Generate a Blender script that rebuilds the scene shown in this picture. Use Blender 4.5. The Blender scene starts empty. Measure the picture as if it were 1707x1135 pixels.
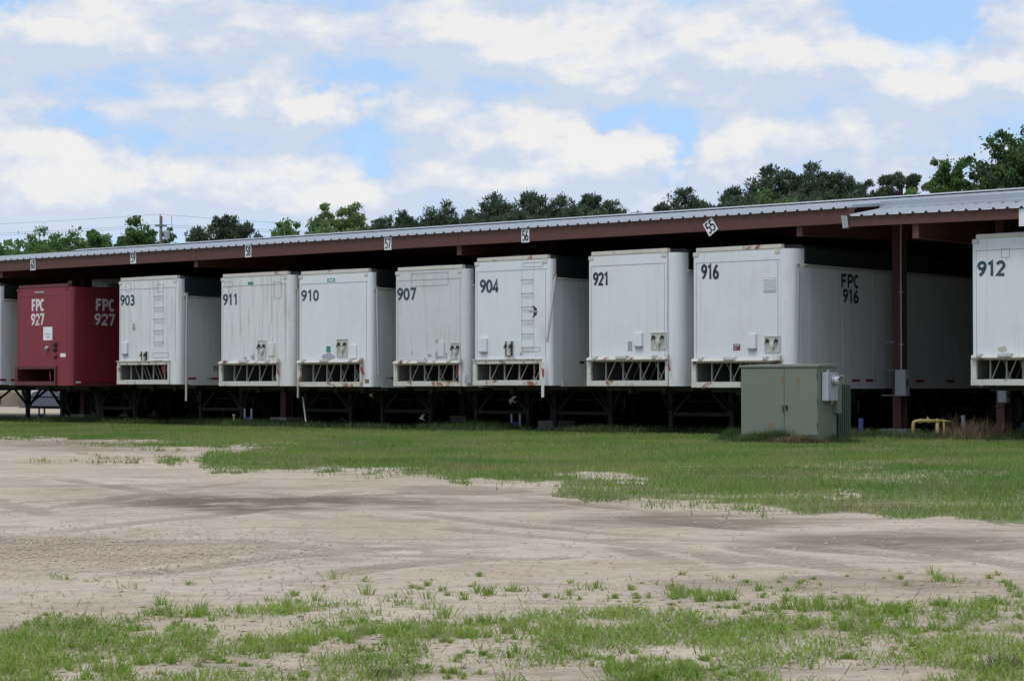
import bpy, math, random
import numpy as np
from mathutils import Vector, Matrix

# ------------------------------------------------------------------ camera, sky, sun, exposure
S = bpy.context.scene
R = math.radians
CAM_H = 1.05            # camera height, m
FPX, CX, HOR = 3520.0, 853.5, 643.0   # focal length in photo pixels, image centre, horizon row
cd = bpy.data.cameras.new('camera'); cam = bpy.data.objects.new('camera', cd)
S.collection.objects.link(cam); S.camera = cam
cd.sensor_width = 36; cd.lens = FPX / 1707 * 36
cd.clip_start = .1; cd.clip_end = 6000
cam.location = (0, 0, CAM_H)
cam.rotation_euler = (R(90) + math.atan((HOR - 567.5) / FPX), 0, 0)

SUN_EL, SUN_AZ = R(62), R(217)        # azimuth clockwise from +Y: behind the camera, to the left
sd = bpy.data.lights.new('sun', 'SUN'); sun = bpy.data.objects.new('sun', sd)
S.collection.objects.link(sun)
sd.energy = 1.5; sd.angle = R(20); sd.color = (1, .96, .9)
sv = Vector((math.cos(SUN_EL) * math.sin(SUN_AZ), math.cos(SUN_EL) * math.cos(SUN_AZ), math.sin(SUN_EL)))
sun.rotation_euler = sv.to_track_quat('Z', 'Y').to_euler()

S.view_settings.view_transform = 'Standard'; S.view_settings.look = 'None'
S.view_settings.exposure = 0.15; S.view_settings.gamma = 1.0
S.view_settings.use_curve_mapping = False

def N(nt, typ, ins=None, **kw):
    n = nt.nodes.new(typ)
    for k, v in kw.items(): setattr(n, k, v)
    for k, v in (ins or {}).items():
        s = n.inputs[k]
        if hasattr(v, 'is_output') or isinstance(v, bpy.types.NodeSocket): nt.links.new(v, s)
        else: s.default_value = v
    return n
def M_(nt, op, a, b=0.0, c=None, clamp=False):
    n = nt.nodes.new('ShaderNodeMath'); n.operation = op; n.use_clamp = clamp
    for i, v in enumerate((a, b) if c is None else (a, b, c)):
        if isinstance(v, bpy.types.NodeSocket): nt.links.new(v, n.inputs[i])
        else: n.inputs[i].default_value = v
    return n.outputs[0]
def mapr(nt, v, a, b, c=0., d=1., smooth=True):
    n = nt.nodes.new('ShaderNodeMapRange')
    if smooth: n.interpolation_type = 'SMOOTHSTEP'
    nt.links.new(v, n.inputs[0])
    for i, x in enumerate((a, b, c, d)): n.inputs[i + 1].default_value = x
    return n.outputs[0]
def mixc(nt, f, a, b):
    n = nt.nodes.new('ShaderNodeMix'); n.data_type = 'RGBA'
    for s, v in ((n.inputs[0], f), (n.inputs[6], a), (n.inputs[7], b)):
        if isinstance(v, bpy.types.NodeSocket): nt.links.new(v, s)
        elif s is n.inputs[0]: s.default_value = v
        else: s.default_value = tuple(v)[:3] + (1,)
    return n.outputs[2]
def noise(nt, vec, scale, detail=5, rough=.55, dist=0.):
    n = N(nt, 'ShaderNodeTexNoise', {'Vector': vec, 'Scale': scale, 'Detail': detail, 'Roughness': rough, 'Distortion': dist})
    return n.outputs[0]

W = bpy.data.worlds.new('World'); S.world = W; W.use_nodes = True
def build_sky():
    nt = W.node_tree; nt.nodes.clear()
    # cloud density as a group of (azimuth, elevation, 0)
    g = bpy.data.node_groups.new('cloud_density', 'ShaderNodeTree')
    g.interface.new_socket('Vector', in_out='INPUT', socket_type='NodeSocketVector')
    g.interface.new_socket('Density', in_out='OUTPUT', socket_type='NodeSocketFloat')
    gi = g.nodes.new('NodeGroupInput'); go = g.nodes.new('NodeGroupOutput')
    v0 = gi.outputs[0]
    warp = N(g, 'ShaderNodeTexNoise', {'Vector': v0, 'Scale': 30., 'Detail': 6., 'Roughness': .62})
    wv = N(g, 'ShaderNodeVectorMath', {0: warp.outputs['Color'], 1: (.5, .5, .5)}, operation='SUBTRACT')
    wv = N(g, 'ShaderNodeVectorMath', {0: wv.outputs[0], 1: (.050, .030, 0)}, operation='MULTIPLY')
    vv = N(g, 'ShaderNodeVectorMath', {0: v0, 1: wv.outputs[0]}, operation='ADD').outputs[0]
    st = N(g, 'ShaderNodeVectorMath', {0: v0, 1: (1, 2.0, 1)}, operation='MULTIPLY').outputs[0]
    f = noise(g, st, 20., 9, .56)
    f2 = noise(g, st, 60., 6, .6)
    acc = M_(g, 'ADD', M_(g, 'MULTIPLY', f, 1.05), M_(g, 'MULTIPLY', f2, .20))
    acc = M_(g, 'SUBTRACT', acc, .19)
    blobs = [(160,70,190,62,.28),(480,165,110,38,.32),(560,200,90,30,.22),(700,40,260,45,.12),(860,95,200,55,.24),
             (1130,85,230,62,.27),(1330,110,120,50,.16),(50,255,110,60,.26),(130,310,110,50,.2),(250,275,90,45,.18),(420,290,150,35,.18),
             (560,325,130,25,.14),(930,235,110,60,.34),(1030,260,90,45,.22),(720,255,80,50,.18),(1225,240,80,55,.26),(1650,50,90,50,.22),
             (1560,165,110,50,.16),(1690,125,50,40,.25),(1420,190,90,50,.10),
             (0,25,60,35,-.35),(1500,60,80,45,-.42),(1570,40,60,50,-.3),(1030,190,70,24,-.35),(620,235,45,60,-.32),(545,135,60,18,-.22),
             (120,210,70,22,-.3),(1115,250,24,60,-.34),(880,150,120,18,-.1),(420,335,150,26,.2),(900,295,140,34,.22),(1230,285,70,45,.18),(60,330,110,40,.18),(300,110,160,30,-.10),(720,180,60,40,.12),(250,235,60,24,-.2),(640,130,60,30,-.25),(1320,190,80,30,-.1),(900,18,120,12,-.12)]
    for (bx, by, rx, ry, w) in blobs:
        c = ((bx - CX) / FPX, (HOR - by) / FPX, 0)
        d = N(g, 'ShaderNodeVectorMath', {0: vv, 1: c}, operation='SUBTRACT').outputs[0]
        d = N(g, 'ShaderNodeVectorMath', {0: d, 1: (FPX / rx, FPX / ry, 0)}, operation='MULTIPLY').outputs[0]
        q = N(g, 'ShaderNodeVectorMath', {0: d, 1: d}, operation='DOT_PRODUCT').outputs['Value']
        e = M_(g, 'POWER', 2.718, M_(g, 'MULTIPLY', q, -1.0))
        acc = M_(g, 'MULTIPLY_ADD', e, w, acc)
    g.links.new(acc, go.inputs[0])
    tc = N(nt, 'ShaderNodeTexCoord')
    sep = N(nt, 'ShaderNodeSeparateXYZ', {0: tc.outputs['Generated']})
    az = M_(nt, 'ARCTAN2', sep.outputs[0], sep.outputs[1])
    el = M_(nt, 'ARCSINE', sep.outputs[2])
    p = N(nt, 'ShaderNodeCombineXYZ', {0: az, 1: el, 2: 0.}).outputs[0]
    up = N(nt, 'ShaderNodeVectorMath', {0: p, 1: (.004, .011, 0)}, operation='ADD').outputs[0]
    g1 = N(nt, 'ShaderNodeGroup', node_tree=g); nt.links.new(p, g1.inputs[0])
    g2 = N(nt, 'ShaderNodeGroup', node_tree=g); nt.links.new(up, g2.inputs[0])
    D, D2 = g1.outputs[0], g2.outputs[0]
    lit = M_(nt, 'SUBTRACT', D, D2)
    cover = mapr(nt, D, .14, .50, .70, .96)
    white = M_(nt, 'ADD', mapr(nt, D, .42, .98), M_(nt, 'MULTIPLY', lit, 2.4), clamp=True)
    grey = mixc(nt, mapr(nt, D, .25, .52), (.37, .57, .87), (.55, .62, .75))
    ccol = mixc(nt, white, grey, (.80, .785, .775))
    low = mapr(nt, el, .045, .115, 1., 0.)
    ccol = mixc(nt, M_(nt, 'MULTIPLY', low, .25), ccol, (.66, .73, .86))
    sky = N(nt, 'ShaderNodeTexSky', sky_type='NISHITA', sun_disc=False, sun_elevation=SUN_EL, sun_rotation=SUN_AZ,
            air_density=1.0, dust_density=.3, ozone_density=4.0)
    b1 = N(nt, 'ShaderNodeBackground', {'Color': sky.outputs[0], 'Strength': SKY_STRENGTH})
    b2 = N(nt, 'ShaderNodeBackground', {'Color': ccol, 'Strength': 1.0})
    mx = N(nt, 'ShaderNodeMixShader', {0: cover, 1: b1.outputs[0], 2: b2.outputs[0]})
    out = N(nt, 'ShaderNodeOutputWorld'); nt.links.new(mx.outputs[0], out.inputs[0])
SKY_STRENGTH = .15
build_sky()

# ------------------------------------------------------------------ layout frame of the shed row
ANG = -R(40.3)                                   # row x axis: along the eave to the right; row y axis: into the shed
E0 = Vector((5.763, 42.13, 0))
UX = Vector((math.cos(ANG), math.sin(ANG), 0)); UY = Vector((-math.sin(ANG), math.cos(ANG), 0))
def row(x, y, z=0.): return E0 + UX * x + UY * y + Vector((0, 0, z))
def row_x(px, t=0.):                             # row x of the point at photo column px on the line y = t
    r = (px - CX) / FPX
    ax, ay = E0.x + UY.x * t, E0.y + UY.y * t
    return (r * ay - ax) / (UX.x - r * UX.y)
def row_t(px, x):                                # row y of the point at photo column px on the line of constant x
    r = (px - CX) / FPX
    ax, ay = E0.x + UX.x * x, E0.y + UX.y * x
    return (r * ay - ax) / (UY.x - r * UY.y)
def zat(py, x, t): return CAM_H + (HOR - py) * row(x, t).y / FPX
def rp(px, py, t=0.):
    x = row_x(px, t); return x, zat(py, x, t)
def gp(px, Y): return Vector(((px - CX) / FPX * Y, Y, 0))
def zpy(py, Y): return CAM_H + (HOR - py) * Y / FPX

# ------------------------------------------------------------------ mesh helpers
COL = S.collection
class MB:
    def __init__(s): s.v = []; s.f = []; s.m = []; s.cur = 0
    def add(s, vs, fs):
        o = len(s.v); s.v += [tuple(p) for p in vs]
        for f in fs: s.f.append(tuple(i + o for i in f)); s.m.append(s.cur)
    def box(s, x0, x1, y0, y1, z0, z1, mat=None):
        vs = [(x, y, z) for z in (z0, z1) for y in (y0, y1) for x in (x0, x1)]
        if mat is not None: vs = [mat @ Vector(p) for p in vs]
        s.add(vs, [(0, 2, 3, 1), (4, 5, 7, 6), (0, 1, 5, 4), (2, 6, 7, 3), (0, 4, 6, 2), (1, 3, 7, 5)])
    def bar(s, a, b, w, h=None):
        a, b = Vector(a), Vector(b); d = (b - a).normalized(); h = h or w
        u = d.cross(Vector((0, 0, 1)))
        if u.length < 1e-3: u = Vector((1, 0, 0))
        u.normalize(); v = u.cross(d).normalized()
        q = [u * (sx * w / 2) + v * (sy * h / 2) for sx, sy in ((-1, -1), (1, -1), (1, 1), (-1, 1))]
        s.add([a + c for c in q] + [b + c for c in q], [(3, 2, 1, 0), (4, 5, 6, 7), (0, 1, 5, 4), (1, 2, 6, 5), (2, 3, 7, 6), (3, 0, 4, 7)])
    def tube(s, pts, r, n=8, cap=True):
        pts = [Vector(p) for p in pts]; rs = r if isinstance(r, (list, tuple)) else [r] * len(pts)
        o = len(s.v); k = len(pts); u = None
        for i, p in enumerate(pts):
            d = (pts[min(i + 1, k - 1)] - pts[max(i - 1, 0)]).normalized()
            if u is None: u = d.orthogonal().normalized()
            else:
                u = (u - d * u.dot(d))
                u = u.normalized() if u.length > 1e-5 else d.orthogonal().normalized()
            w = d.cross(u)
            for j in range(n):
                a = 2 * math.pi * j / n
                s.v.append(tuple(p + (u * math.cos(a) + w * math.sin(a)) * rs[i]))
        for i in range(k - 1):
            for j in range(n):
                a, b = o + i * n + j, o + i * n + (j + 1) % n
                s.f.append((a, b, b + n, a + n)); s.m.append(s.cur)
        if cap:
            s.f.append(tuple(o + j for j in reversed(range(n)))); s.m.append(s.cur)
            s.f.append(tuple(o + (k - 1) * n + j for j in range(n))); s.m.append(s.cur)
    def lathe(s, prof, org, axis='z', n=20):        # prof: (radius, along)
        o = len(s.v); org = Vector(org)
        for r_, h in prof:
            for j in range(n):
                a = 2 * math.pi * j / n; c, q = r_ * math.cos(a), r_ * math.sin(a)
                s.v.append(tuple(org + Vector({'z': (c, q, h), 'x': (h, c, q), 'y': (c, h, q)}[axis])))
        for i in range(len(prof) - 1):
            for j in range(n):
                a, b = o + i * n + j, o + i * n + (j + 1) % n
                s.f.append((a, b, b + n, a + n)); s.m.append(s.cur)
    def build(s, name, mats, parent=None, smooth=False, bevel=0., loc=None, rotz=None):
        me = bpy.data.meshes.new(name); me.from_pydata(s.v, [], s.f)
        mats = mats if isinstance(mats, (list, tuple)) else [mats]
        for m in mats: me.materials.append(m)
        if len(mats) > 1: me.polygons.foreach_set('material_index', s.m)
        if smooth: me.polygons.foreach_set('use_smooth', [True] * len(s.f))
        me.update()
        o = bpy.data.objects.new(name, me); COL.objects.link(o)
        if parent is not None: o.parent = parent
        if loc is not None: o.location = loc
        if rotz is not None: o.rotation_euler = (0, 0, rotz)
        if bevel:
            b = o.modifiers.new('bevel', 'BEVEL'); b.width = bevel; b.segments = 2; b.limit_method = 'ANGLE'
        return o
def smooth_by_angle(o, deg=35):
    me = o.data
    me.polygons.foreach_set('use_smooth', [True] * len(me.polygons))
    try: me.set_sharp_from_angle(angle=R(deg))
    except Exception: pass
def poly_mesh(name, V, mat, parent=None, smooth=False):
    V = np.ascontiguousarray(V, dtype=np.float32); n, k = V.shape[:2]
    me = bpy.data.meshes.new(name)
    me.vertices.add(n * k); me.vertices.foreach_set('co', V.reshape(-1))
    me.loops.add(n * k); me.loops.foreach_set('vertex_index', np.arange(n * k, dtype=np.int32))
    me.polygons.add(n); me.polygons.foreach_set('loop_start', np.arange(0, n * k, k, dtype=np.int32))
    me.materials.append(mat); me.update(calc_edges=True)
    o = bpy.data.objects.new(name, me); COL.objects.link(o)
    if parent is not None: o.parent = parent
    return o
def thing(name, label, cat, loc=(0, 0, 0), rotz=0., group=None):
    o = bpy.data.objects.new(name, None); COL.objects.link(o)
    o.location = loc; o.rotation_euler = (0, 0, rotz); o.empty_display_size = .3
    return tag(o, label, cat, group)
def tag(o, label, cat, group=None):
    o['label'] = label; o['category'] = cat
    if group: o['group'] = group
    return o
def kind(o, k): o['kind'] = k; return o

# ------------------------------------------------------------------ materials
MATS = {}
def newmat(name):
    m = bpy.data.materials.new(name); m.use_nodes = True; MATS[name] = m
    return m, m.node_tree, m.node_tree.nodes['Principled BSDF']
def objvec(nt, spread=40.):
    tc = N(nt, 'ShaderNodeTexCoord'); oi = N(nt, 'ShaderNodeObjectInfo')
    r = M_(nt, 'MULTIPLY', oi.outputs['Random'], spread)
    return N(nt, 'ShaderNodeVectorMath', {0: tc.outputs['Object'], 1: r}, operation='ADD').outputs[0]
def painted(name, col, dirt=(.22, .18, .13), amt=.4, rust=0., rough=.5, metal=0., streak=.5, bump=0., rustcol=(.16, .06, .025), bumpscale=14., fine=.0):
    m, nt, b = newmat(name); v = objvec(nt)
    f1 = mapr(nt, noise(nt, v, 1.3, 7, .65), .42, .78)
    sv_ = N(nt, 'ShaderNodeVectorMath', {0: v, 1: (7, 7, .45)}, operation='MULTIPLY').outputs[0]
    f2 = mapr(nt, noise(nt, sv_, 1.6, 6, .6), .48, .75)
    f = M_(nt, 'ADD', M_(nt, 'MULTIPLY', f1, amt * (1 - streak)), M_(nt, 'MULTIPLY', f2, amt * streak), clamp=True)
    c = mixc(nt, f, col, dirt)
    if fine:
        f4 = mapr(nt, noise(nt, v, 16., 4, .7), .60, .72)
        c = mixc(nt, M_(nt, 'MULTIPLY', f4, fine), c, (.20, .19, .19))
    if rust:
        f3 = mapr(nt, noise(nt, v, 3.2, 9, .68), .70 - rust * .3, .76 - rust * .25)
        c = mixc(nt, f3, c, mixc(nt, noise(nt, v, 22., 3), rustcol, tuple(x * 2.2 for x in rustcol)))
    nt.links.new(c, b.inputs['Base Color'])
    b.inputs['Roughness'].default_value = rough; b.inputs['Metallic'].default_value = metal
    if bump:
        bn = N(nt, 'ShaderNodeBump', {'Height': noise(nt, v, bumpscale, 4), 'Strength': bump, 'Distance': .02})
        nt.links.new(bn.outputs[0], b.inputs['Normal'])
    return m
P = painted
white_a = P('white_paint', (.69, .71, .72), amt=.45, dirt=(.40, .36, .29), rough=.45, fine=.25, bump=.22, bumpscale=2.2)
white_b = P('white_paint_stained', (.67, .68, .68), amt=.65, dirt=(.36, .31, .23), rough=.5, streak=.75, fine=.45, rust=.06, bump=.22, bumpscale=2.2)
white_c = P('white_paint_clean', (.70, .72, .73), amt=.36, dirt=(.42, .40, .36), rough=.4, fine=.12, bump=.08, bumpscale=2.)
grey_side = P('greyer_side_panel', (.60, .60, .59), amt=.5, dirt=(.32, .31, .28), rough=.5, streak=.85, bump=.08, bumpscale=2.5)  # a greyer white than the fronts, with dirt streaks
frame_w = P('rusty_white_frame', (.56, .55, .50), amt=.6, dirt=(.38, .30, .20), rust=.5, rough=.6)
rail_w = P('rusty_top_rail', (.56, .54, .48), amt=.5, dirt=(.36, .26, .17), rust=.42, rough=.65)
red_p = P('dark_red_paint', (.21, .017, .032), amt=.35, dirt=(.20, .07, .06), rough=.5, fine=.2)
red_dk = P('red_frame_paint', (.10, .015, .023), amt=.5, dirt=(.16, .07, .05), rough=.6, rust=.15)
conn_m = P('stained_connector_plate', (.52, .52, .48), amt=.7, dirt=(.34, .29, .20), rough=.6, rust=.1)
truss_m = P('weathered_truss_bars', (.34, .33, .29), amt=.6, dirt=(.17, .12, .08), rust=.3, rough=.7)
rung_m = P('shadow_toned_rungs', (.36, .35, .32), amt=.6, dirt=(.22, .17, .12), rust=.2, rough=.7)  # dark tone carries the rungs' shadow lines; dirt and rust on top
white_d = P('white_paint_streaked', (.66, .66, .65), amt=.9, dirt=(.36, .30, .21), rough=.55, streak=.8, fine=.5, rust=.05, bump=.22, bumpscale=2.2)
white_e = P('white_paint_dulled', (.59, .595, .59), amt=.6, dirt=(.38, .35, .29), rough=.55, streak=.5, fine=.5, rust=.04, bump=.22, bumpscale=2.2)
inner_d = P('duct_inside', (.16, .155, .14), amt=.4, dirt=(.07, .06, .05), rough=.8)
num_teal = P('teal_number_paint', (.028, .062, .085), amt=.15, dirt=(.25, .27, .28), rough=.6, fine=.3)
num_dark = P('slate_number_paint', (.018, .028, .036), amt=.1, dirt=(.2, .2, .2), rough=.6)
num_white = P('white_stencil_paint', (.68, .62, .62), amt=.4, dirt=(.35, .2, .2), rough=.7)
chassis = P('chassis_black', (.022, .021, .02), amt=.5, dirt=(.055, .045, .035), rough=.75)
leg_m = P('landing_leg_paint', (.024, .022, .020), amt=.6, dirt=(.045, .035, .026), rough=.75)
tarp_g = P('dark_green_tarp', (.012, .030, .032), amt=.4, dirt=(.03, .045, .045), rough=.6, bump=.25, bumpscale=5.)
tarp_k = P('black_tarp', (.012, .014, .015), amt=.4, dirt=(.03, .032, .034), rough=.6, bump=.25, bumpscale=5.)
pole_m = P('weathered_crank_pole', (.42, .41, .37), amt=.5, dirt=(.2, .15, .1), rough=.6)
rubber = P('tyre_rubber', (.02, .02, .02), amt=.4, dirt=(.06, .05, .04), rough=.9)
rimm = P('dusty_rim', (.07, .068, .065), amt=.5, dirt=(.1, .08, .06), rough=.6)
dark_hole = P('dark_fitting', (.03, .028, .026), amt=.3, dirt=(.08, .05, .03), rough=.8)
red_refl = P('red_reflector', (.24, .012, .015), amt=.2, rough=.3)
white_refl = P('white_reflector', (.62, .62, .62), amt=.2, rough=.3)
red_cloth = P('red_tag', (.42, .05, .06), amt=.3, dirt=(.4, .25, .25), rough=.8)
white_cloth = P('white_strap', (.62, .60, .56), amt=.3, rough=.8)
green_st = P('green_sticker', (.02, .22, .15), amt=.2, rough=.5)
paper = P('white_paper', (.74, .76, .76), amt=.15, rough=.8)
grey_patch = P('grey_primer_patch', (.33, .34, .37), amt=.3, rough=.7)
maroon_st = P('maroon_plate', (.16, .02, .04), amt=.3, rough=.5)
seam_m = P('panel_seam', (.30, .31, .32), amt=.5, dirt=(.2, .16, .12), rough=.7)
beam_m = P('maroon_steel', (.098, .037, .027), amt=.4, dirt=(.07, .04, .035), rough=.6, streak=.6)
rafter_m = P('red_oxide_steel', (.115, .040, .036), amt=.4, dirt=(.06, .03, .03), rough=.65)
roof_m = P('galvanised_roof', (.44, .465, .48), amt=.5, dirt=(.33, .34, .35), rough=.55, metal=.0, streak=.2, rust=.02)
gutter_m = P('grey_gutter', (.36, .40, .44), amt=.3, rough=.5, metal=.3)
conc = P('concrete', (.30, .30, .28), amt=.6, dirt=(.14, .14, .12), rough=.9, bump=.3)
sign_m = P('sign_white', (.74, .76, .78), amt=.2, rough=.5)
sign_k = P('sign_navy', (.012, .018, .03), amt=.05, rough=.6)
box_grey = P('grey_box_paint', (.38, .40, .43), amt=.35, dirt=(.24, .24, .24), rough=.5)
cab_g = P('olive_green_paint', (.165, .190, .145), amt=.45, dirt=(.15, .155, .12), rough=.55, streak=.55)
cab_d = P('green_fin_paint', (.055, .085, .066), amt=.4, dirt=(.08, .09, .07), rough=.6)
stain_m = P('brown_stain', (.46, .42, .35), amt=.8, dirt=(.36, .30, .22), rough=.7)
orange_rust = P('rust_stain', (.26, .14, .07), amt=.8, dirt=(.15, .13, .09), rough=.8)
yellow_p = P('yellow_pipe_paint', (.36, .29, .09), amt=.6, dirt=(.22, .17, .07), rough=.6, rust=.1)
blue_p = P('blue_paint', (.02, .06, .20), amt=.3, rough=.6)
brass = P('brass_fitting', (.40, .30, .08), amt=.3, rough=.4, metal=.6)
steel = P('grey_steel', (.34, .35, .36), amt=.4, rough=.45, metal=.5)
wood_g = P('weathered_pole_wood', (.20, .175, .155), amt=.6, dirt=(.12, .10, .09), rough=.9)
wire_m = P('cable', (.10, .10, .11), amt=.1, rough=.6)
bldg_w = P('white_metal_wall', (.62, .63, .65), amt=.3, rough=.5)
pile_m = P('dark_pile', (.045, .05, .062), amt=.5, dirt=(.08, .08, .09), rough=.8)
mound_m = P('brown_earth', (.16, .115, .08), amt=.5, rough=.95)
bird_d = P('brown_feathers', (.045, .03, .026), amt=.3, dirt=(.10, .06, .045), rough=.7)
bird_l = P('pale_feathers', (.40, .36, .33), amt=.4, dirt=(.12, .09, .08), rough=.7)
bark_m = P('tree_bark', (.075, .06, .05), amt=.5, dirt=(.13, .11, .1), rough=.9, bump=.4)
glass_m, _nt, _b = newmat('meter_glass')
_b.inputs['Base Color'].default_value = (.42, .45, .47, 1); _b.inputs['Roughness'].default_value = .12

def leaf_mat(name, a, b, c, scale=.9, trans=.25, fine=6.):
    m, nt, bs = newmat(name); nt.nodes.remove(bs)
    tc = N(nt, 'ShaderNodeTexCoord'); v = tc.outputs['Object']
    k = mixc(nt, mapr(nt, noise(nt, v, scale, 3), .35, .65), a, b)
    k = mixc(nt, mapr(nt, noise(nt, v, fine, 2, .7), .45, .75), k, c)
    d = N(nt, 'ShaderNodeBsdfDiffuse', {'Color': k}); t = N(nt, 'ShaderNodeBsdfTranslucent', {'Color': k})
    mx = N(nt, 'ShaderNodeMixShader', {0: trans, 1: d.outputs[0], 2: t.outputs[0]})
    nt.links.new(mx.outputs[0], nt.nodes['Material Output'].inputs[0])
    return m
leaf_pine = leaf_mat('pine_needles', (.085, .118, .080), (.115, .150, .092), (.15, .18, .105), 1.2, .25)
leaf_dark = leaf_mat('dark_leaves', (.060, .110, .045), (.090, .150, .060), (.12, .185, .075), .9, .3)
leaf_light = leaf_mat('light_leaves', (.15, .235, .085), (.195, .29, .11), (.245, .335, .14), .9, .45)
leaf_mid = leaf_mat('mid_leaves', (.10, .18, .06), (.14, .23, .082), (.18, .265, .105), .9, .42)
grass_m = leaf_mat('grass_blades', (.145, .255, .056), (.260, .330, .088), (.335, .28, .155), .30, .35, .8)
grass_n = leaf_mat('fresh_grass_blades', (.225, .345, .062), (.31, .42, .09), (.38, .385, .18), 1.4, .35, 9.)
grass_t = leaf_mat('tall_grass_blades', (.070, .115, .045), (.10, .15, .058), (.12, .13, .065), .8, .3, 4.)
grass_dry = leaf_mat('dry_grass_blades', (.20, .16, .10), (.27, .21, .13), (.15, .12, .07), 1.5, .2, 7.)

# ------------------------------------------------------------------ ground
def vn(x, y, seed=0):
    xi, yi = np.floor(x), np.floor(y); fx, fy = x - xi, y - yi
    fx = fx * fx * (3 - 2 * fx); fy = fy * fy * (3 - 2 * fy)
    def h(a, b):
        s = np.sin(a * 127.1 + b * 311.7 + seed * 74.7) * 43758.5453
        return s - np.floor(s)
    return (h(xi, yi) * (1 - fx) + h(xi + 1, yi) * fx) * (1 - fy) + (h(xi, yi + 1) * (1 - fx) + h(xi + 1, yi + 1) * fx) * fy
def fbm(x, y, o=4, seed=0):
    a, s, t = .5, 0, 0
    for i in range(o):
        s = s + a * vn(x, y, seed + i); t += a; a *= .55; x = x * 2.03 + 7.1; y = y * 2.03 + 3.7
    return s / t
def sst(x, a, b):
    t = np.clip((x - a) / (b - a), 0, 1); return t * t * (3 - 2 * t)
def gz(X, Y):
    near = 1 - sst(Y, 40, 60)
    return ((fbm(X * .5, Y * .5, 3, 3) - .5) * .05 + (fbm(X * 3, Y * 3, 3, 9) - .5) * .016) * near
def to_px(X, Y):
    Ys = np.maximum(Y, 3.0)
    return CX + FPX * X / Ys, HOR + FPX * CAM_H / Ys
YLOW = np.array([(-900, 800), (0, 752), (200, 752), (322, 764), (345, 784), (480, 785), (590, 783), (640, 785), (700, 789), (760, 797), (860, 805), (925, 815),
                 (940, 834), (1060, 840), (1200, 845), (1300, 846), (1400, 852), (1480, 862), (1550, 870), (1707, 881), (2600, 930)], float)
STRIP_LO = np.array([(-900, 752), (322, 764), (345, 758), (400, 752), (515, 741), (530, 700), (3000, 700)], float)
STRIP_HI = np.array([(-900, 733), (0, 731), (130, 730), (260, 733), (300, 737), (515, 741), (530, 760), (3000, 760)], float)
def ip(T, x): return np.interp(x, T[:, 0], T[:, 1])
def cover(X, Y):
    """grass coverage 0..1 of the ground"""
    px, py = to_px(X, Y)
    wob = (py - HOR) / 100.
    n1 = fbm(X * .9, Y * .9, 4, 21) - .5; n2 = fbm(X * 3.2, Y * 1.6, 4, 33) - .5
    qy = py + wob * (n1 * 13 + n2 * 15); qx = px + wob * n2 * 60
    d = np.minimum(ip(YLOW, qx) - qy, 400)
    g = sst(d, -6, 9)
    strip = sst(qy - ip(STRIP_HI, qx), -1.5, 2.5) * sst(ip(STRIP_LO, qx) - qy, -1.5, 2.5)
    g = g * (1 - strip)
    def el(cx, cy, rx, ry, s=.35): return 1 - sst(np.sqrt(((qx - cx) / rx) ** 2 + ((qy - cy) / ry) ** 2), 1 - s, 1 + s)
    tongue = el(330, 742, 190, 3.5, .5)
    g = np.maximum(g, tongue * .8)
    for a in ((975, 792, 95, 5), (1010, 797, 70, 3), (880, 811, 75, 9), (1410, 826, 50, 3), (1120, 833, 70, 5), (1190, 846, 60, 4), (760, 800, 60, 5)): g = g * (1 - .85 * el(*a))
    for a in ((190, 771, 68, 7), (285, 769, 30, 7), (395, 787, 50, 3), (60, 770, 40, 2.5), (1165, 850, 60, 4), (1240, 855, 50, 3), (600, 793, 70, 3), (830, 811, 60, 3)):
        g = np.maximum(g, el(*a) * sst(n2, -.12, .12) * .9)
    # thin, worn spots inside the turf
    g = g * (1 - .45 * sst(fbm(X * .45, Y * .8, 3, 51), .55, .75))
    # the foreground turf: broken patches
    fn = fbm(X * 1.6, Y * 1.0, 4, 61); fn2 = fbm(X * 4.5, Y * 3., 3, 71)
    lim = np.interp(px, [-900, 0, 120, 250, 420, 560, 700, 850, 1000, 1200, 1450, 1600, 1707, 2600], [1062, 1060, 1045, 1040, 1030, 1022, 1026, 1045, 1034, 1026, 1022, 1030, 1050, 1060])
    fg = sst(py, lim - 40, lim + 28) * (.62 + .30 * sst(py, 1030, 1070) - .22 * sst(py, 1090, 1130))
    thr = fn * .75 + fn2 * .25
    thr = fn * .42 + fn2 * .58
    fgc = sst(thr - (.515 - .20 * (fg - .5)), -.17, .15) * sst(py, lim - 62, lim - 6)
    thin = sst(py, 985, 1010) * sst(fn2, .58, .70) * sst(px, 560, 900) * .5
    thin2 = sst(py, 955, 985) * sst(fn2, .66, .76) * .3
    for a in ((580, 1016, 48, 9), (270, 1052, 52, 14), (345, 1050, 50, 8), (120, 1050, 55, 10), (395, 1011, 20, 6), (690, 1013, 34, 7), (60, 1082, 60, 10),
              (1205, 975, 14, 3), (1350, 995, 14, 5), (870, 982, 25, 4), (1010, 985, 28, 4), (990, 982, 14, 3), (1140, 998, 30, 5), (1600, 1025, 40, 14), (75, 945, 14, 4), (140, 955, 24, 4), (215, 972, 14, 3), (20, 978, 18, 3), (1030, 1030, 110, 12), (1220, 1045, 90, 18)):
        fgc = np.maximum(fgc, el(*a, .5) * (.45 + .55 * sst(fn2, .3, .5)))
    fgc = np.maximum(np.maximum(fgc, thin), thin2)
    near = sst(py, 900, 945)
    g = g * (1 - near) + fgc * near
    behind = sst(Y, 3, 6)
    g = g * behind + (1 - behind) * sst(fn, .45, .6)
    # far side of the yard: a sandy road, then rough grass
    ty = (X - E0.x) * UY.x + (Y - E0.y) * UY.y
    g = np.where((Y > 62) & (ty > 13), 1 - sst(py, 677, 679) * (1 - sst(py, 687, 690)), g)
    under = sst(ty, .6, 2.2) * (1 - sst(ty, 11, 13))
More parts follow.
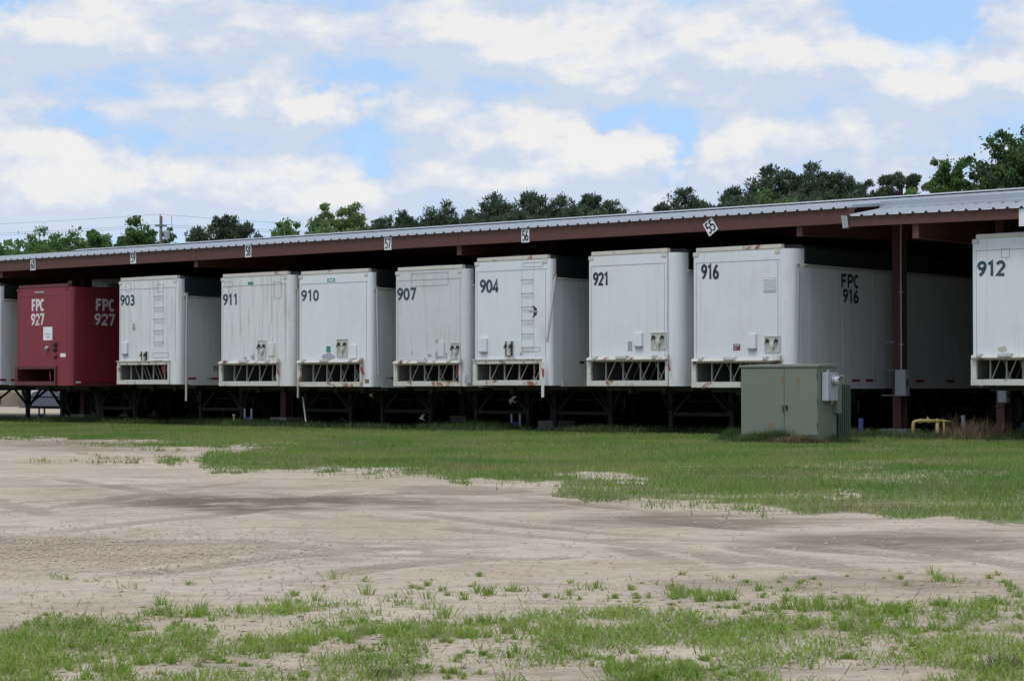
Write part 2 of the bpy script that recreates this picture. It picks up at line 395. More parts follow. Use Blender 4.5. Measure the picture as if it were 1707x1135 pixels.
    return g * (1 - .75 * under), px, py, under, n1, n2
def build_ground():
    ys = [-400, -150, -60, -25, -10, -3, 1, 3, 4.2, 5]
    while ys[-1] < 75: ys.append(ys[-1] + max(.03, ys[-1] * .0058))
    while ys[-1] < 5200: ys.append(ys[-1] * 1.07)
    ys = np.array(ys)
    um = np.linspace(-.30, .30, 331)
    out = .30 * 1.22 ** np.arange(1, 32)
    us = np.concatenate([-out[::-1], um, out])
    U, Yg = np.meshgrid(us, ys); Xg = U * np.maximum(Yg, 5.)
    g, px, py, under, n1, n2 = cover(Xg, Yg)
    Z = gz(Xg, Yg) * (Yg > 2)
    def el(cx, cy, rx, ry, s=.5): return 1 - sst(np.sqrt(((px + n2 * 120 - cx) / rx) ** 2 + ((py + n1 * 22 - cy) / ry) ** 2), 1 - s, 1 + s)
    damp = np.zeros_like(Z)
    for a, w in (((410, 839, 230, 13), 1.), ((600, 838, 170, 10), .8), ((1180, 866, 200, 11), .75), ((1480, 902, 230, 14), .8), ((1650, 915, 160, 10), .6), ((820, 842, 260, 7), .4),
                 ((120, 742, 150, 9), .6), ((380, 748, 150, 3), .35), ((780, 818, 110, 8), .55), ((120, 905, 260, 9), .5), ((1400, 980, 330, 12), .35), ((300, 810, 260, 6), .3)):
        damp = np.maximum(damp, el(*a) * w)
    grav = el(150, 915, 300, 20, .95) * sst(n1 + .6 * n2, -.28, .12)
    rut = np.zeros_like(Z)
    def gw(p): q = FPX * CAM_H / (p[1] - HOR); return ((p[0] - CX) / FPX * q, q)
    for (pts_, off) in (([(-100, 882), (250, 850), (520, 806), (700, 793)], .9), ([(-60, 792), (330, 868), (700, 905), (1000, 915)], .85), ([(640, 880), (770, 915), (860, 950), (1010, 990)], .16), ([(1000, 890), (1130, 925), (1260, 960), (1400, 985)], .16), ([(-60, 850), (200, 838), (420, 826), (620, 818)], .6),
                       ([(1350, 908), (1560, 946), (1720, 985)], .5), ([(560, 815), (1000, 864), (1400, 893), (1800, 925)], .95), ([(60, 1010), (330, 960), (640, 925), (900, 918)], .5), ([(900, 870), (1300, 905), (1800, 960)], .9)):
        P_ = np.array([gw(p) for p in pts_]); tt = np.linspace(0, 1, len(P_)); uu = np.linspace(0, 1, 60)
        c = np.stack([np.interp(uu, tt, P_[:, 0]), np.interp(uu, tt, P_[:, 1])], -1); k = np.ones(9) / 9
        c = np.stack([np.convolve(np.pad(c[:, i], 4, 'edge'), k, 'valid') for i in (0, 1)], -1); d_ = np.gradient(c, axis=0); nrm = np.stack([-d_[:, 1], d_[:, 0]], -1); nrm /= np.linalg.norm(nrm, axis=1, keepdims=True)
        x0, x1, y0, y1 = c[:, 0].min() - 2, c[:, 0].max() + 2, c[:, 1].min() - 2, c[:, 1].max() + 2
        sel = (Xg > x0) & (Xg < x1) & (Yg > y0) & (Yg < y1); xs, ys_ = Xg[sel], Yg[sel]
        for sgn in (-1, 1):
            cc = c + nrm * sgn * off; dd = np.full(xs.shape, 9.)
            for j in range(59):
                a_, b_ = cc[j], cc[j + 1]; L2 = ((b_ - a_) ** 2).sum() + 1e-9; t_ = np.clip(((xs - a_[0]) * (b_[0] - a_[0]) + (ys_ - a_[1]) * (b_[1] - a_[1])) / L2, 0, 1)
                dd = np.minimum(dd, np.hypot(xs - a_[0] - t_ * (b_[0] - a_[0]), ys_ - a_[1] - t_ * (b_[1] - a_[1])))
            w_ = 1 - sst(dd, .10, .19); edge = np.exp(-((dd - .22) / .06) ** 2); brk = sst(fbm(xs * .7, ys_ * .7, 3, 41 + int(off * 10)), .34, .56)
            rut[sel] = np.where(np.abs((w_ - edge) * brk) > np.abs(rut[sel]), (w_ - .7 * edge) * brk, rut[sel])
    Z = Z - .006 * rut * (g < .5)
    nv = Z.size; rows, cols = Z.shape
    co = np.stack([Xg, Yg, Z], -1).reshape(-1, 3).astype(np.float32)
    idx = np.arange(nv, dtype=np.int32).reshape(rows, cols)
    q = np.stack([idx[:-1, :-1], idx[:-1, 1:], idx[1:, 1:], idx[1:, :-1]], -1).reshape(-1, 4)
    me = bpy.data.meshes.new('ground')
    me.vertices.add(nv); me.vertices.foreach_set('co', co.reshape(-1))
    me.loops.add(q.size); me.loops.foreach_set('vertex_index', q.reshape(-1))
    me.polygons.add(len(q)); me.polygons.foreach_set('loop_start', np.arange(0, q.size, 4, dtype=np.int32))
    me.polygons.foreach_set('use_smooth', np.ones(len(q), dtype=bool))
    me.update(calc_edges=True)
    at = me.color_attributes.new('soil', 'FLOAT_COLOR', 'POINT')
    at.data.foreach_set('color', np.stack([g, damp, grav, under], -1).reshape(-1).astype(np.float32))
    at = me.attributes.new('ruts', 'FLOAT', 'POINT'); at.data.foreach_set('value', rut.reshape(-1).astype(np.float32))
    m, nt, b = newmat('sandy_ground')
    tc = N(nt, 'ShaderNodeTexCoord'); v = tc.outputs['Object']
    a = N(nt, 'ShaderNodeAttribute', attribute_name='soil'); ra = N(nt, 'ShaderNodeAttribute', attribute_name='ruts').outputs['Fac']
    sp = N(nt, 'ShaderNodeSeparateColor', {0: a.outputs['Color']})
    def mp(loc, rot, sc): return N(nt, 'ShaderNodeMapping', {'Vector': v, 'Location': loc, 'Rotation': (0, 0, R(rot)), 'Scale': sc}).outputs[0]
    big = noise(nt, v, .35, 5, .6); mid = noise(nt, v, 2.2, 6, .65); fine = noise(nt, v, 28., 4, .7)
    tracks = noise(nt, mp((0, 0, 0), -14, (.42, 1.3, 1)), 1.3, 8, .66, 1.2)
    tracks2 = noise(nt, mp((4, 2, 0), 32, (.35, 2.2, 1)), 1.4, 7, .66, 1.6)
    sand = mixc(nt, mapr(nt, big, .35, .65), (.50, .402, .290), (.61, .502, .382))
    tr = mapr(nt, tracks, .50, .66); tr2 = M_(nt, 'MULTIPLY', mapr(nt, tracks2, .52, .66), mapr(nt, big, .42, .55))
    sand = mixc(nt, M_(nt, 'MULTIPLY', tr, .55), sand, (.25, .19, .14))
    sand = mixc(nt, M_(nt, 'MULTIPLY', tr2, .4), sand, (.27, .215, .165))
    sand = mixc(nt, M_(nt, 'MULTIPLY', mapr(nt, mid, .55, .72), .4), sand, (.24, .185, .14))
    tread = mapr(nt, N(nt, 'ShaderNodeTexWave', {'Vector': mp((0, 0, 0), 38, (1, 1, 1)), 'Scale': 3.4, 'Distortion': 3., 'Detail': 2., 'Detail Scale': 3.}).outputs['Fac'], .35, .7)
    sand = mixc(nt, M_(nt, 'MULTIPLY', M_(nt, 'MAXIMUM', ra, 0.), M_(nt, 'MULTIPLY_ADD', tread, .26, .32)), sand, (.24, .185, .135))
    sand = mixc(nt, M_(nt, 'MULTIPLY', M_(nt, 'MAXIMUM', M_(nt, 'MULTIPLY', ra, -1.), 0.), .5), sand, (.66, .56, .445))
    dampf = M_(nt, 'MULTIPLY', sp.outputs[1], mapr(nt, M_(nt, 'ADD', M_(nt, 'MULTIPLY', tracks, .6), M_(nt, 'MULTIPLY', mid, .4)), .34, .50))
    sand = mixc(nt, M_(nt, 'MULTIPLY', dampf, .95), sand, (.155, .115, .08))
    sand = mixc(nt, M_(nt, 'MULTIPLY', sp.outputs[2], M_(nt, 'MULTIPLY', mapr(nt, mid, .38, .62), .6)), sand, (.33, .25, .165))
    mot = noise(nt, mp((3, 1, 0), 10, (.7, 1, 1)), 7.5, 7, .72)
    sand = mixc(nt, M_(nt, 'MULTIPLY', mapr(nt, mot, .48, .66), .45), sand, (.29, .22, .155))
    sand = mixc(nt, M_(nt, 'MULTIPLY', mapr(nt, mot, .46, .30), .35), sand, (.62, .53, .42))
    # crumbs and pebbles
    vo = N(nt, 'ShaderNodeTexVoronoi', {'Vector': v, 'Scale': 34.}); 
    pebble = mapr(nt, vo.outputs['Distance'], .34, .16)
    pc = mixc(nt, N(nt, 'ShaderNodeSeparateColor', {0: vo.outputs['Color']}).outputs[0], (.27, .205, .14), (.55, .46, .34))
    sand = mixc(nt, M_(nt, 'MULTIPLY', pebble, M_(nt, 'MULTIPLY', sp.outputs[2], .7)), sand, pc)
    crumb = M_(nt, 'MULTIPLY', mapr(nt, noise(nt, mp((0, 0, 0), 0, (.5, 1, 1)), 9., 3, .7), .64, .74), .55)
    sand = mixc(nt, crumb, sand, (.15, .12, .095))
    sand = mixc(nt, M_(nt, 'MULTIPLY', mapr(nt, fine, .42, .7), .35), sand, (.22, .175, .135))
    turf = mixc(nt, mapr(nt, big, .35, .65), (.135, .185, .058), (.19, .185, .088))
    turf = mixc(nt, mapr(nt, mid, .45, .75), turf, (.20, .165, .105))
    near_ = mapr(nt, N(nt, 'ShaderNodeSeparateXYZ', {0: v}).outputs[1], 12., 15., .28, 1.)
    gf = mapr(nt, M_(nt, 'ADD', sp.outputs[0], M_(nt, 'MULTIPLY', M_(nt, 'SUBTRACT', fine, .5), .7)), .35, .75)
    col = mixc(nt, M_(nt, 'MULTIPLY', M_(nt, 'MULTIPLY', gf, near_), .85), sand, turf)
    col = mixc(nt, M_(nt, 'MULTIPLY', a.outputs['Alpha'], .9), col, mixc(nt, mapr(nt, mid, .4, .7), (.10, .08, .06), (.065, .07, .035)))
    nt.links.new(col, b.inputs['Base Color']); b.inputs['Roughness'].default_value = .95
    b.inputs['Specular IOR Level'].default_value = .15
    hh = M_(nt, 'ADD', M_(nt, 'MULTIPLY', tracks, .9), M_(nt, 'MULTIPLY', mid, .5))
    hh = M_(nt, 'ADD', hh, M_(nt, 'MULTIPLY', fine, .14))
    hh = M_(nt, 'ADD', hh, M_(nt, 'MULTIPLY', M_(nt, 'MULTIPLY', pebble, sp.outputs[2]), .22))
    bn = N(nt, 'ShaderNodeBump', {'Height': hh, 'Strength': .8, 'Distance': .07}); nt.links.new(bn.outputs[0], b.inputs['Normal'])
    me.materials.append(m)
    o = bpy.data.objects.new('ground', me); COL.objects.link(o); kind(o, 'structure')
build_ground()

def blades(name, X, Y, h, w, lean, mat, seed=0, two=False, zoff=-.01):
    rng = np.random.default_rng(seed); n = len(X); Z = gz(X, Y) + zoff
    a = rng.uniform(0, 2 * np.pi, n); b = rng.uniform(0, 2 * np.pi, n)
    wx, wy = np.cos(b) * w / 2, np.sin(b) * w / 2
    lx, ly = np.cos(a) * lean * h, np.sin(a) * lean * h
    base = np.stack([X, Y, Z], -1); side = np.stack([wx, wy, np.zeros(n)], -1)
    if not two:
        top = base + np.stack([lx, ly, h], -1)
        V = np.stack([base - side, base + side, top], 1)
        return poly_mesh(name, V, mat)
    mid = base + np.stack([lx * .35, ly * .35, h * .62], -1); top = base + np.stack([lx, ly, h * (1 - .25 * np.clip(lean, 0, 1))], -1)
    V = np.concatenate([np.stack([base - side, base + side, mid + side * .75, mid - side * .75], 1),
                        np.stack([mid - side * .75, mid + side * .75, top + side * .15, top - side * .15], 1)], 0)
    return poly_mesh(name, V, mat)
def build_grass():
    rng = np.random.default_rng(5)
    # the mown strip between yard and shed
    n = 560000
    Y = 16.5 + (64 - 16.5) * rng.random(n) ** .95; X = Y * rng.uniform(-.27, .27, n)
    ty = (X - E0.x) * UY.x + (Y - E0.y) * UY.y
    g, px, py, un, _, _ = cover(X, Y)
    ok = (rng.random(n) < g ** 1.2 * np.interp(Y, [16, 25, 60], [.75, .8, 1.])) & (ty < .9)
    X, Y = X[ok], Y[ok]; n = len(X)
    tall = fbm(X * .8, Y * .8, 3, 91)
    h = rng.uniform(.03, .085, n) * (.6 + tall * .9); w = np.interp(Y, [16, 40, 60], [.010, .018, .022]) * rng.uniform(.7, 1.3, n)
    o = blades('mown_grass', X, Y, h, w, rng.uniform(.1, .9, n), grass_m, 2); kind(o, 'stuff')
    tag(o, 'mown green grass strip between the sandy yard and the shed', 'grass')
    # broken turf in the foreground
    n = 190000
    Y = rng.uniform(7.0, 12.5, n); X = Y * rng.uniform(-.27, .27, n)
    g, px, py, un, _, n2 = cover(X, Y)
    ok = rng.random(n) < (g ** 1.7) * .40 + g * .04
    X, Y, g = X[ok], Y[ok], g[ok]; n = len(X)
    tall = fbm(X * 2.2, Y * 2.2, 3, 93)
    h = rng.uniform(.016, .060, n) * (.30 + tall * 1.25) * (.40 + .80 * g)
    o = blades('foreground_grass', X, Y, h, rng.uniform(.0035, .0065, n), rng.uniform(.3, 1.5, n), grass_n, 3, two=True, zoff=-.004); kind(o, 'stuff')
    tag(o, 'patchy fresh green grass growing through the sand in the foreground', 'grass')
    # separate tufts of radiating blades, thinning out into the sand
    m = 5200
    py = rng.uniform(958, 1150, m); px = rng.uniform(-60, 1770, m)
    Y0 = FPX * CAM_H / (py - HOR); X0 = (px - CX) / FPX * Y0
    lim = np.interp(px, [0, 300, 620, 900, 1200, 1700], [1035, 1020, 1010, 985, 985, 990])
    pr = np.interp(py - lim, [-45, -12, 15, 60], [.012, .13, .36, .62]) * sst(fbm(X0 * 1.9, Y0 * 1.3, 4, 63), .36, .60) * np.interp(py, [950, 1010, 1135], [1., .8, .55])
    ok = rng.random(m) < pr; X0, Y0 = X0[ok], Y0[ok]; m = len(X0); kb = rng.integers(10, 46, m)
    id_ = np.repeat(np.arange(m), kb); n = len(id_); size = rng.uniform(.018, .060, m)[id_] * (.6 + .8 * sst(fbm(X0 * 2, Y0 * 2, 3, 64), .4, .65))[id_]
    a = rng.uniform(0, 6.283, n); q = np.abs(rng.normal(0, .5, n)) * size * .8
    X = X0[id_] + np.cos(a) * q; Y = Y0[id_] + np.sin(a) * q; h = size * rng.uniform(.5, 1.25, n); ln = .15 + 1.1 * (q / (size * .8)) * rng.uniform(.6, 1.3, n)
    Z = gz(X, Y) - .004; w = rng.uniform(.0035, .0062, n); b = rng.uniform(0, 6.283, n)
    base = np.stack([X, Y, Z], -1); side = np.stack([np.cos(b) * w / 2, np.sin(b) * w / 2, 0 * X], -1); lean = np.stack([np.cos(a) * ln * h, np.sin(a) * ln * h, 0 * X], -1); upv = np.stack([0 * X, 0 * X, h], -1)
    mid = base + lean * .38 + upv * .62; top = base + lean + upv * (1 - .3 * np.clip(ln, 0, 1))[:, None]
    V = np.concatenate([np.stack([base - side, base + side, mid + side * .75, mid - side * .75], 1), np.stack([mid - side * .75, mid + side * .75, top + side * .12, top - side * .12], 1)], 0)
    o = poly_mesh('grass_tufts', V, grass_n); kind(o, 'stuff'); tag(o, 'small separate grass tufts dotting the sand in the foreground', 'grass')
    # dry stalks among it
    n = 4200
    Y = rng.uniform(7.1, 11.5, n); X = Y * rng.uniform(-.26, .26, n)
    g, *_ = cover(X, Y); ok = rng.random(n) < .08 + g * .8
    X, Y = X[ok], Y[ok]; n = len(X)
    o = blades('dry_stalks', X, Y, rng.uniform(.02, .07, n), rng.uniform(.003, .005, n), rng.uniform(.4, 2.2, n), grass_dry, 4, two=True, zoff=-.004); kind(o, 'stuff')
    tag(o, 'straw coloured dead stalks among the foreground grass', 'dead grass')
    # tall uncut grass in the shade of the trailers and round the cabinet
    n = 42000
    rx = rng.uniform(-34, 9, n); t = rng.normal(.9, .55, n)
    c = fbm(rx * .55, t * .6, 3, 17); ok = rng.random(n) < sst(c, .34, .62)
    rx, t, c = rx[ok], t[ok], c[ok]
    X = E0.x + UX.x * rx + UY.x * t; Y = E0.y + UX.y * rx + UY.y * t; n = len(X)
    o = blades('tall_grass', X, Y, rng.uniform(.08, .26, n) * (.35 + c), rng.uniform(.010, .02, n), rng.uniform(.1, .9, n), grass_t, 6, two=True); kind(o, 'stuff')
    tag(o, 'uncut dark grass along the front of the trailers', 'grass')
    # loose stones of the gravel patch and crumbs of dirt
    n = 4600
    py = rng.normal(916, 16, n); px = rng.normal(150, 190, n); k = n // 2
    py[:k] = rng.uniform(760, 1120, k); px[:k] = rng.uniform(-50, 1750, k)
    Y = FPX * CAM_H / (py - HOR); X = (px - CX) / FPX * Y; Z = gz(X, Y)
    s = rng.uniform(.006, .017, n)
    oct_ = np.array([(1, 0, 0), (0, 1, 0), (-1, 0, 0), (0, -1, 0), (0, 0, .7), (0, 0, -.7)], float)
    P_ = np.stack([X, Y, Z + s * .3], -1)[:, None, :] + (oct_[None] * s[:, None, None]) * rng.uniform(.6, 1.3, (n, 6, 1))
    V = np.concatenate([P_[:, [a, b, c_]] for a, b, c_ in ((0, 1, 4), (1, 2, 4), (2, 3, 4), (3, 0, 4))], 0)
    o = poly_mesh('loose_stones', V, P('stone', (.46, .37, .27), amt=.8, dirt=(.24, .18, .12), rough=.9)); kind(o, 'stuff')
    tag(o, 'small loose stones and crumbs scattered over the sand', 'gravel')
build_grass()

# ------------------------------------------------------------------ the open shed
XL, XR = row_x(0), row_x(1425)
ZL, ZR = zat(434.4, XL, 0), zat(345.5, XR, 0)
def eave_z(x): return ZL + (ZR - ZL) * (x - XL) / (XR - XL)
RIDGE_T = 6.0
RIDGE_X, RIDGE_R = [], []
for px_, py_ in ((0, 424.5), (129, 415.5), (293, 405.8), (646, 384.0), (876, 367.5), (1100, 351.8), (1300, 338.2), (1500, 326.5), (1707, 314)):
    x_ = row_x(px_, RIDGE_T); RIDGE_X.append(x_); RIDGE_R.append(max(.2, zat(py_, x_, RIDGE_T) - eave_z(x_) - .075))
RIDGE_R = list(np.polyval(np.polyfit(RIDGE_X, RIDGE_R, 2), RIDGE_X)); print('ridge', RIDGE_R)
def ridge_rise(x):
    return float(np.interp(x, RIDGE_X, RIDGE_R))
def roof_z(x, t):
    if t <= RIDGE_T: return eave_z(x) + ridge_rise(x) * t / RIDGE_T
    return eave_z(x) + ridge_rise(x) * (1 - (t - RIDGE_T) / 8.5)
PITCH = .28
def ribbed(mb, x0, x1, t0, t1, zf, off=0.):
    k0 = math.floor(x0 / PITCH); pts = []
    x = k0 * PITCH
    while x < x1:
        for dx, dz in ((0, 0), (.205, 0), (.222, .034), (.263, .034)):
            if x0 <= x + dx <= x1: pts.append((x + dx, dz))
        x += PITCH
    vs = []; n = len(pts)
    for px_, dz in pts: vs.append((px_, t0, zf(px_, t0) + dz + off))
    for px_, dz in pts: vs.append((px_, t1, zf(px_, t1) + dz + off))
    mb.add(vs, [(i, i + 1, n + i + 1, n + i) for i in range(n - 1)])
shed = thing('storage_shed', 'long open sided shed with maroon eave beam and ribbed metal roof over the trailer row', 'shed', row(0, 0), ANG)
SX0, SX1, XEND = -44.0, 34.0, XR
mb = MB(); ribbed(mb, SX0, XEND, -.06, RIDGE_T, roof_z); ribbed(mb, XEND, SX1, 1.0, RIDGE_T, roof_z)
ribbed(mb, SX0, -37.5, RIDGE_T, 10.6, roof_z); ribbed(mb, -37.5, SX1, RIDGE_T, 12.7, roof_z)  # back slope lengthened to shut the light gap above the added wall
roof = mb.build('roof', roof_m, shed)
mb = MB()
xa = row_x(129, RIDGE_T); segs = 24
for i in range(segs):
    a, b = xa + (SX1 - xa) * i / segs, xa + (SX1 - xa) * (i + 1) / segs
    za, zb = roof_z(a, RIDGE_T) + .05, roof_z(b, RIDGE_T) + .05
    mb.add([(a, 5.72, za - .02), (b, 5.72, zb - .02), (b, 6, zb + .035), (a, 6, za + .035), (a, 6.28, za - .02), (b, 6.28, zb - .02)], [(0, 1, 2, 3), (3, 2, 5, 4)])
mb.build('ridge_cap', roof_m, roof)
# eave beam in lengths that meet over the rafters
joints = [SX0] + [row_x(p) for p in (2, 326, 764)] + [XEND]
for a, b in zip(joints, joints[1:]):
    mb = MB(); za, zb = eave_z(a), eave_z(b); e = .006
    D_ = .302
    vs = [(x, y, z) for (x, zt) in ((a + e, za), (b - e, zb)) for (y, z) in ((0, zt - .004), (0, zt - D_), (.09, zt - D_), (.09, zt - D_ + .02), (.02, zt - D_ + .02), (.02, zt - .024), (.09, zt - .024), (.09, zt - .004))]
    n = 8
    mb.add(vs, [(i, (i + 1) % n, n + (i + 1) % n, n + i) for i in range(n)] + [tuple(range(n - 1, -1, -1)), tuple(range(n, 2 * n))])
    mb.build('eave_beam', beam_m, shed)
# edge flashing of the stepped back roof at the right hand end
mb = MB()
for i in range(10):
    a, b = XEND + (SX1 - XEND) * i / 10, XEND + (SX1 - XEND) * (i + 1) / 10
    za, zb = roof_z(a, 1) + .045, roof_z(b, 1) + .045
    mb.add([(a, .97, za - .15), (b, .97, zb - .15), (b, .97, zb + .02), (a, .97, za + .02), (b, 1.12, zb + .03), (a, 1.12, za + .03), (b, 1.0, zb - .15), (a, 1.0, za - .15), (a, .955, za - .15), (b, .955, zb - .15), (b, .955, zb - .10), (a, .955, za - .10), (b, .97, zb - .085), (a, .97, za - .085)], [(0, 1, 2, 3), (3, 2, 4, 5), (1, 0, 7, 6), (8, 9, 10, 11), (11, 10, 12, 13)])
mb.build('edge_flashing', gutter_m, shed)
mb = MB()
zt = eave_z(XEND)
mb.add([(XEND, -.07, zt - .01), (XEND, .97, roof_z(XEND, 1) - .03), (XEND, .97, roof_z(XEND, 1) + .03), (XEND, -.07, zt + .05),
        (XEND - .03, -.07, zt + .05), (XEND - .03, .97, roof_z(XEND, 1) + .03)], [(0, 1, 2, 3), (3, 2, 5, 4)])
mb.build('rake_trim', gutter_m, shed)
# dark sheet wall added behind the bays to keep light out from under the roof
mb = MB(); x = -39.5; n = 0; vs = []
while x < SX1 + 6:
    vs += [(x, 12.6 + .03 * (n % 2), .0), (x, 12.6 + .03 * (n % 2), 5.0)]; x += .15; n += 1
mb.add(vs, [(2 * i, 2 * i + 2, 2 * i + 3, 2 * i + 1) for i in range(n - 1)]); mb.build('added_light_block_wall', chassis, shed)
# rafters: I section beams running in from the eave
def i_beam(mb, x, t0, t1, zb, zf, w=.13, th=.022):
    def seg(x0, x1, z0f, z1f):
        mb.add([(x0, t0, z0f(t0)), (x1, t0, z0f(t0)), (x1, t1, z0f(t1)), (x0, t1, z0f(t1)), (x0, t0, z1f(t0)), (x1, t0, z1f(t0)), (x1, t1, z1f(t1)), (x0, t1, z1f(t1))],
               [(3, 2, 1, 0), (4, 5, 6, 7), (0, 1, 5, 4), (1, 2, 6, 5), (2, 3, 7, 6), (3, 0, 4, 7)])
    lo = lambda t: zb + (zf(t) - zf(t0)); hi = lambda t: zf(t) - .03
    seg(x - w / 2, x + w / 2, lo, lambda t: lo(t) + th); seg(x - w / 2, x + w / 2, lambda t: hi(t) - th, hi)
    seg(x - .012, x + .012, lambda t: lo(t) + th, lambda t: hi(t) - th)
    mb.box(x - w / 2 - .002, x + w / 2 + .002, t0 - .012, t0 - .001, zb, zf(t0) - .03)
for pxr, pyb in ((2, 463), (327, 445.4), (766, 425), (1334, 393.7)):
    x = row_x(pxr, .12); mb = MB()
    i_beam(mb, x, .115, 10.3, zat(pyb, x, .12), lambda t, x=x: roof_z(x, min(t, RIDGE_T)) if t <= RIDGE_T else roof_z(x, t))
    mb.build('rafter', rafter_m, shed)
for x in (-36.6, 9.3, 18.4, 27.6):
    mb = MB(); i_beam(mb, x, .115, 10.3, eave_z(x) - .5, lambda t, x=x: roof_z(x, t)); mb.build('rafter', rafter_m, shed)
for t in (1.4, 2.8, 4.2, 5.6, 7.2, 8.8, 10.3):
    mb = MB(); a, b = SX0 + .2, SX1 - .2
    mb.bar((a, t, roof_z(a, t) - .11), (b, t, roof_z(b, t) - .11), .07, .18); mb.build('purlin', rafter_m, shed)
# columns on concrete piers
COLS = []
def column(px, t, piertop, w=.20, d=.27):
    x = row_x(px, t); mb = MB(); th = .016
    zt = roof_z(x, t) - .2
    mb.box(x - w / 2, x + w / 2, t - d / 2, t - d / 2 + th, piertop, zt); mb.box(x - w / 2, x + w / 2, t + d / 2 - th, t + d / 2, piertop, zt)
    mb.box(x - .008, x + .008, t - d / 2 + th, t + d / 2 - th, piertop, zt)
    mb.box(x - w / 2 - .05, x + w / 2 + .05, t - d / 2 - .05, t + d / 2 + .05, piertop - .02, piertop)
    c = mb.build('column', rafter_m, shed)
    mb = MB(); q = .32
    mb.box(x - q, x + q, t - q, t + q, -.3, piertop - .02); mb.build('concrete_pier', conc, shed, bevel=.015)
    COLS.append((x, t))
for px, pt in ((143, .24), (478, .23), (928, .24), (1500, .17)): column(px, 3.35, pt)
for x, t in ((-36, 3.35), (9.3, 3.35)): column(CX + FPX * row(x, t).x / row(x, t).y, t, .2)
for x in (-36, -27, -18, -9, 0, 9): column(CX + FPX * row(x, 10.2).x / row(x, 10.2).y, 10.2, .2)

# the lower canopy that projects at the right
T0 = -.34
CXL = row_x(1407, T0)
zc0, zc1 = zat(359.6, row_x(1425, T0), T0), zat(345.5, row_x(1707, T0), T0)
def can_z(x, t):
    a, b = row_x(1425, T0), row_x(1707, T0)
    return zc0 + (zc1 - zc0) * (x - a) / (b - a) + (t - T0) * .165
canopy = thing('entrance_canopy', 'lower ribbed metal canopy with its own maroon beam stepping forward of the shed roof', 'canopy', row(0, 0), ANG)
mb = MB(); ribbed(mb, CXL + .1, SX1, T0 - .06, .96, can_z); mb.build('roof', roof_m, canopy)
mb = MB(); D_ = .205
a, b = CXL, SX1
vs = [(x, y, z) for x in (a, b) for (y, z) in ((T0, can_z(x, T0) - .004), (T0, can_z(x, T0) - D_), (T0 + .08, can_z(x, T0) - D_), (T0 + .08, can_z(x, T0) - D_ + .02), (T0 + .02, can_z(x, T0) - D_ + .02), (T0 + .02, can_z(x, T0) - .02), (T0 + .08, can_z(x, T0) - .02), (T0 + .08, can_z(x, T0) - .004))]
mb.add(vs, [(i, (i + 1) % 8, 8 + (i + 1) % 8, 8 + i) for i in range(8)] + [tuple(range(7, -1, -1)), tuple(range(8, 16))])
mb.build('eave_beam', beam_m, canopy)
mb = MB()
z = can_z(a, T0)
mb.add([(a - .03, T0 - .05, z + .02), (a - .0, T0 - .03, z - D_ - .03), (a + .13, T0 - .03, z - D_ - .015), (a + .11, T0 - .05, z + .0)], [(0, 1, 2, 3)])
mb.add([(a - .03, T0 - .05, z + .02), (a - .0, T0 - .03, z - D_ - .03), (a, T0 + .14, z - D_ - .03), (a - .03, T0 + .12, z + .02)], [(0, 3, 2, 1)])
mb.add([(a, T0 - .03, z - D_ - .03), (a + .13, T0 - .03, z - D_ - .015), (a + .13, T0 + .1, z - D_ - .02), (a, T0 + .14, z - D_ - .03)], [(0, 3, 2, 1)])
mb.build('gutter_end', gutter_m, canopy)
x = row_x(1528, T0 + .1); mb = MB(); zb = zat(397, x, T0 + .1)
i_beam(mb, x, T0 + .095, 2.6, zb, lambda t: can_z(x, T0) - .01, w=.13); mb.build('rafter', rafter_m, canopy)
x = row_x(1671, 3.); mb = MB(); zt = roof_z(x, 3.) - .2
mb.box(x - .09, x + .09, 2.9, 2.92, .1, zt); mb.box(x - .09, x + .09, 3.18, 3.20, .1, zt); mb.box(x - .01, x + .01, 2.92, 3.18, .1, zt)
mb.box(x - .12, x + .12, 2.86, 3.24, .62, .64)
mb.build('column', rafter_m, canopy)
XC2 = x
mb = MB(); mb.box(x - .3, x + .3, 2.75, 3.35, -.3, .1); mb.build('concrete_pier', conc, canopy, bevel=.015)

# ------------------------------------------------------------------ lettering: painted strokes
def arc(cx, cy, rx, ry, a0, a1, n=12): return [(cx + rx * math.cos(R(a0 + (a1 - a0) * i / n)), cy + ry * math.sin(R(a0 + (a1 - a0) * i / n))) for i in range(n + 1)]
GL = {'0': [arc(.3, .5, .24, .43, 90, 450, 24)],
 '1': [[(.10, .80), (.34, .96), (.34, 0)]],
 '2': [arc(.3, .70, .24, .24, 165, -25, 12) + [(.06, .07), (.56, .07)]],
 '3': [arc(.27, .72, .22, .215, 150, -80, 12) + arc(.28, .275, .25, .225, 85, -150, 12)],
 '4': [[(.42, 0), (.42, .96), (.05, .27), (.58, .27)]],
 '5': [[(.53, .93), (.13, .93), (.10, .56)] + arc(.28, .32, .26, .27, 115, -145, 14)],
 '6': [[(.47, .95), (.30, .82), (.14, .58), (.07, .36)] + arc(.3, .28, .235, .225, 165, 520, 20)],
 '7': [[(.04, .93), (.55, .93), (.24, 0)]],
 '8': [arc(.3, .72, .19, .21, 90, 450, 16), arc(.3, .275, .235, .225, 90, 450, 18)],
 '9': [[(.13, .05), (.30, .18), (.46, .42), (.53, .64)] + arc(.3, .72, .235, .225, -15, 340, 20)],
 'F': [[(.10, 0), (.10, .93), (.56, .93)], [(.16, .51), (.48, .51)]],
 'P': [[(.10, 0), (.10, .93), (.32, .93)] + arc(.32, .70, .22, .23, 80, -80, 10) + [(.32, .47), (.14, .47)]],
 'C': [arc(.32, .5, .25, .43, 48, 312, 18)],
 'T': [[(.05, .93), (.57, .93)], [(.31, .9), (.31, 0)]], 'I': [[(.3, 0), (.3, 1)]]}
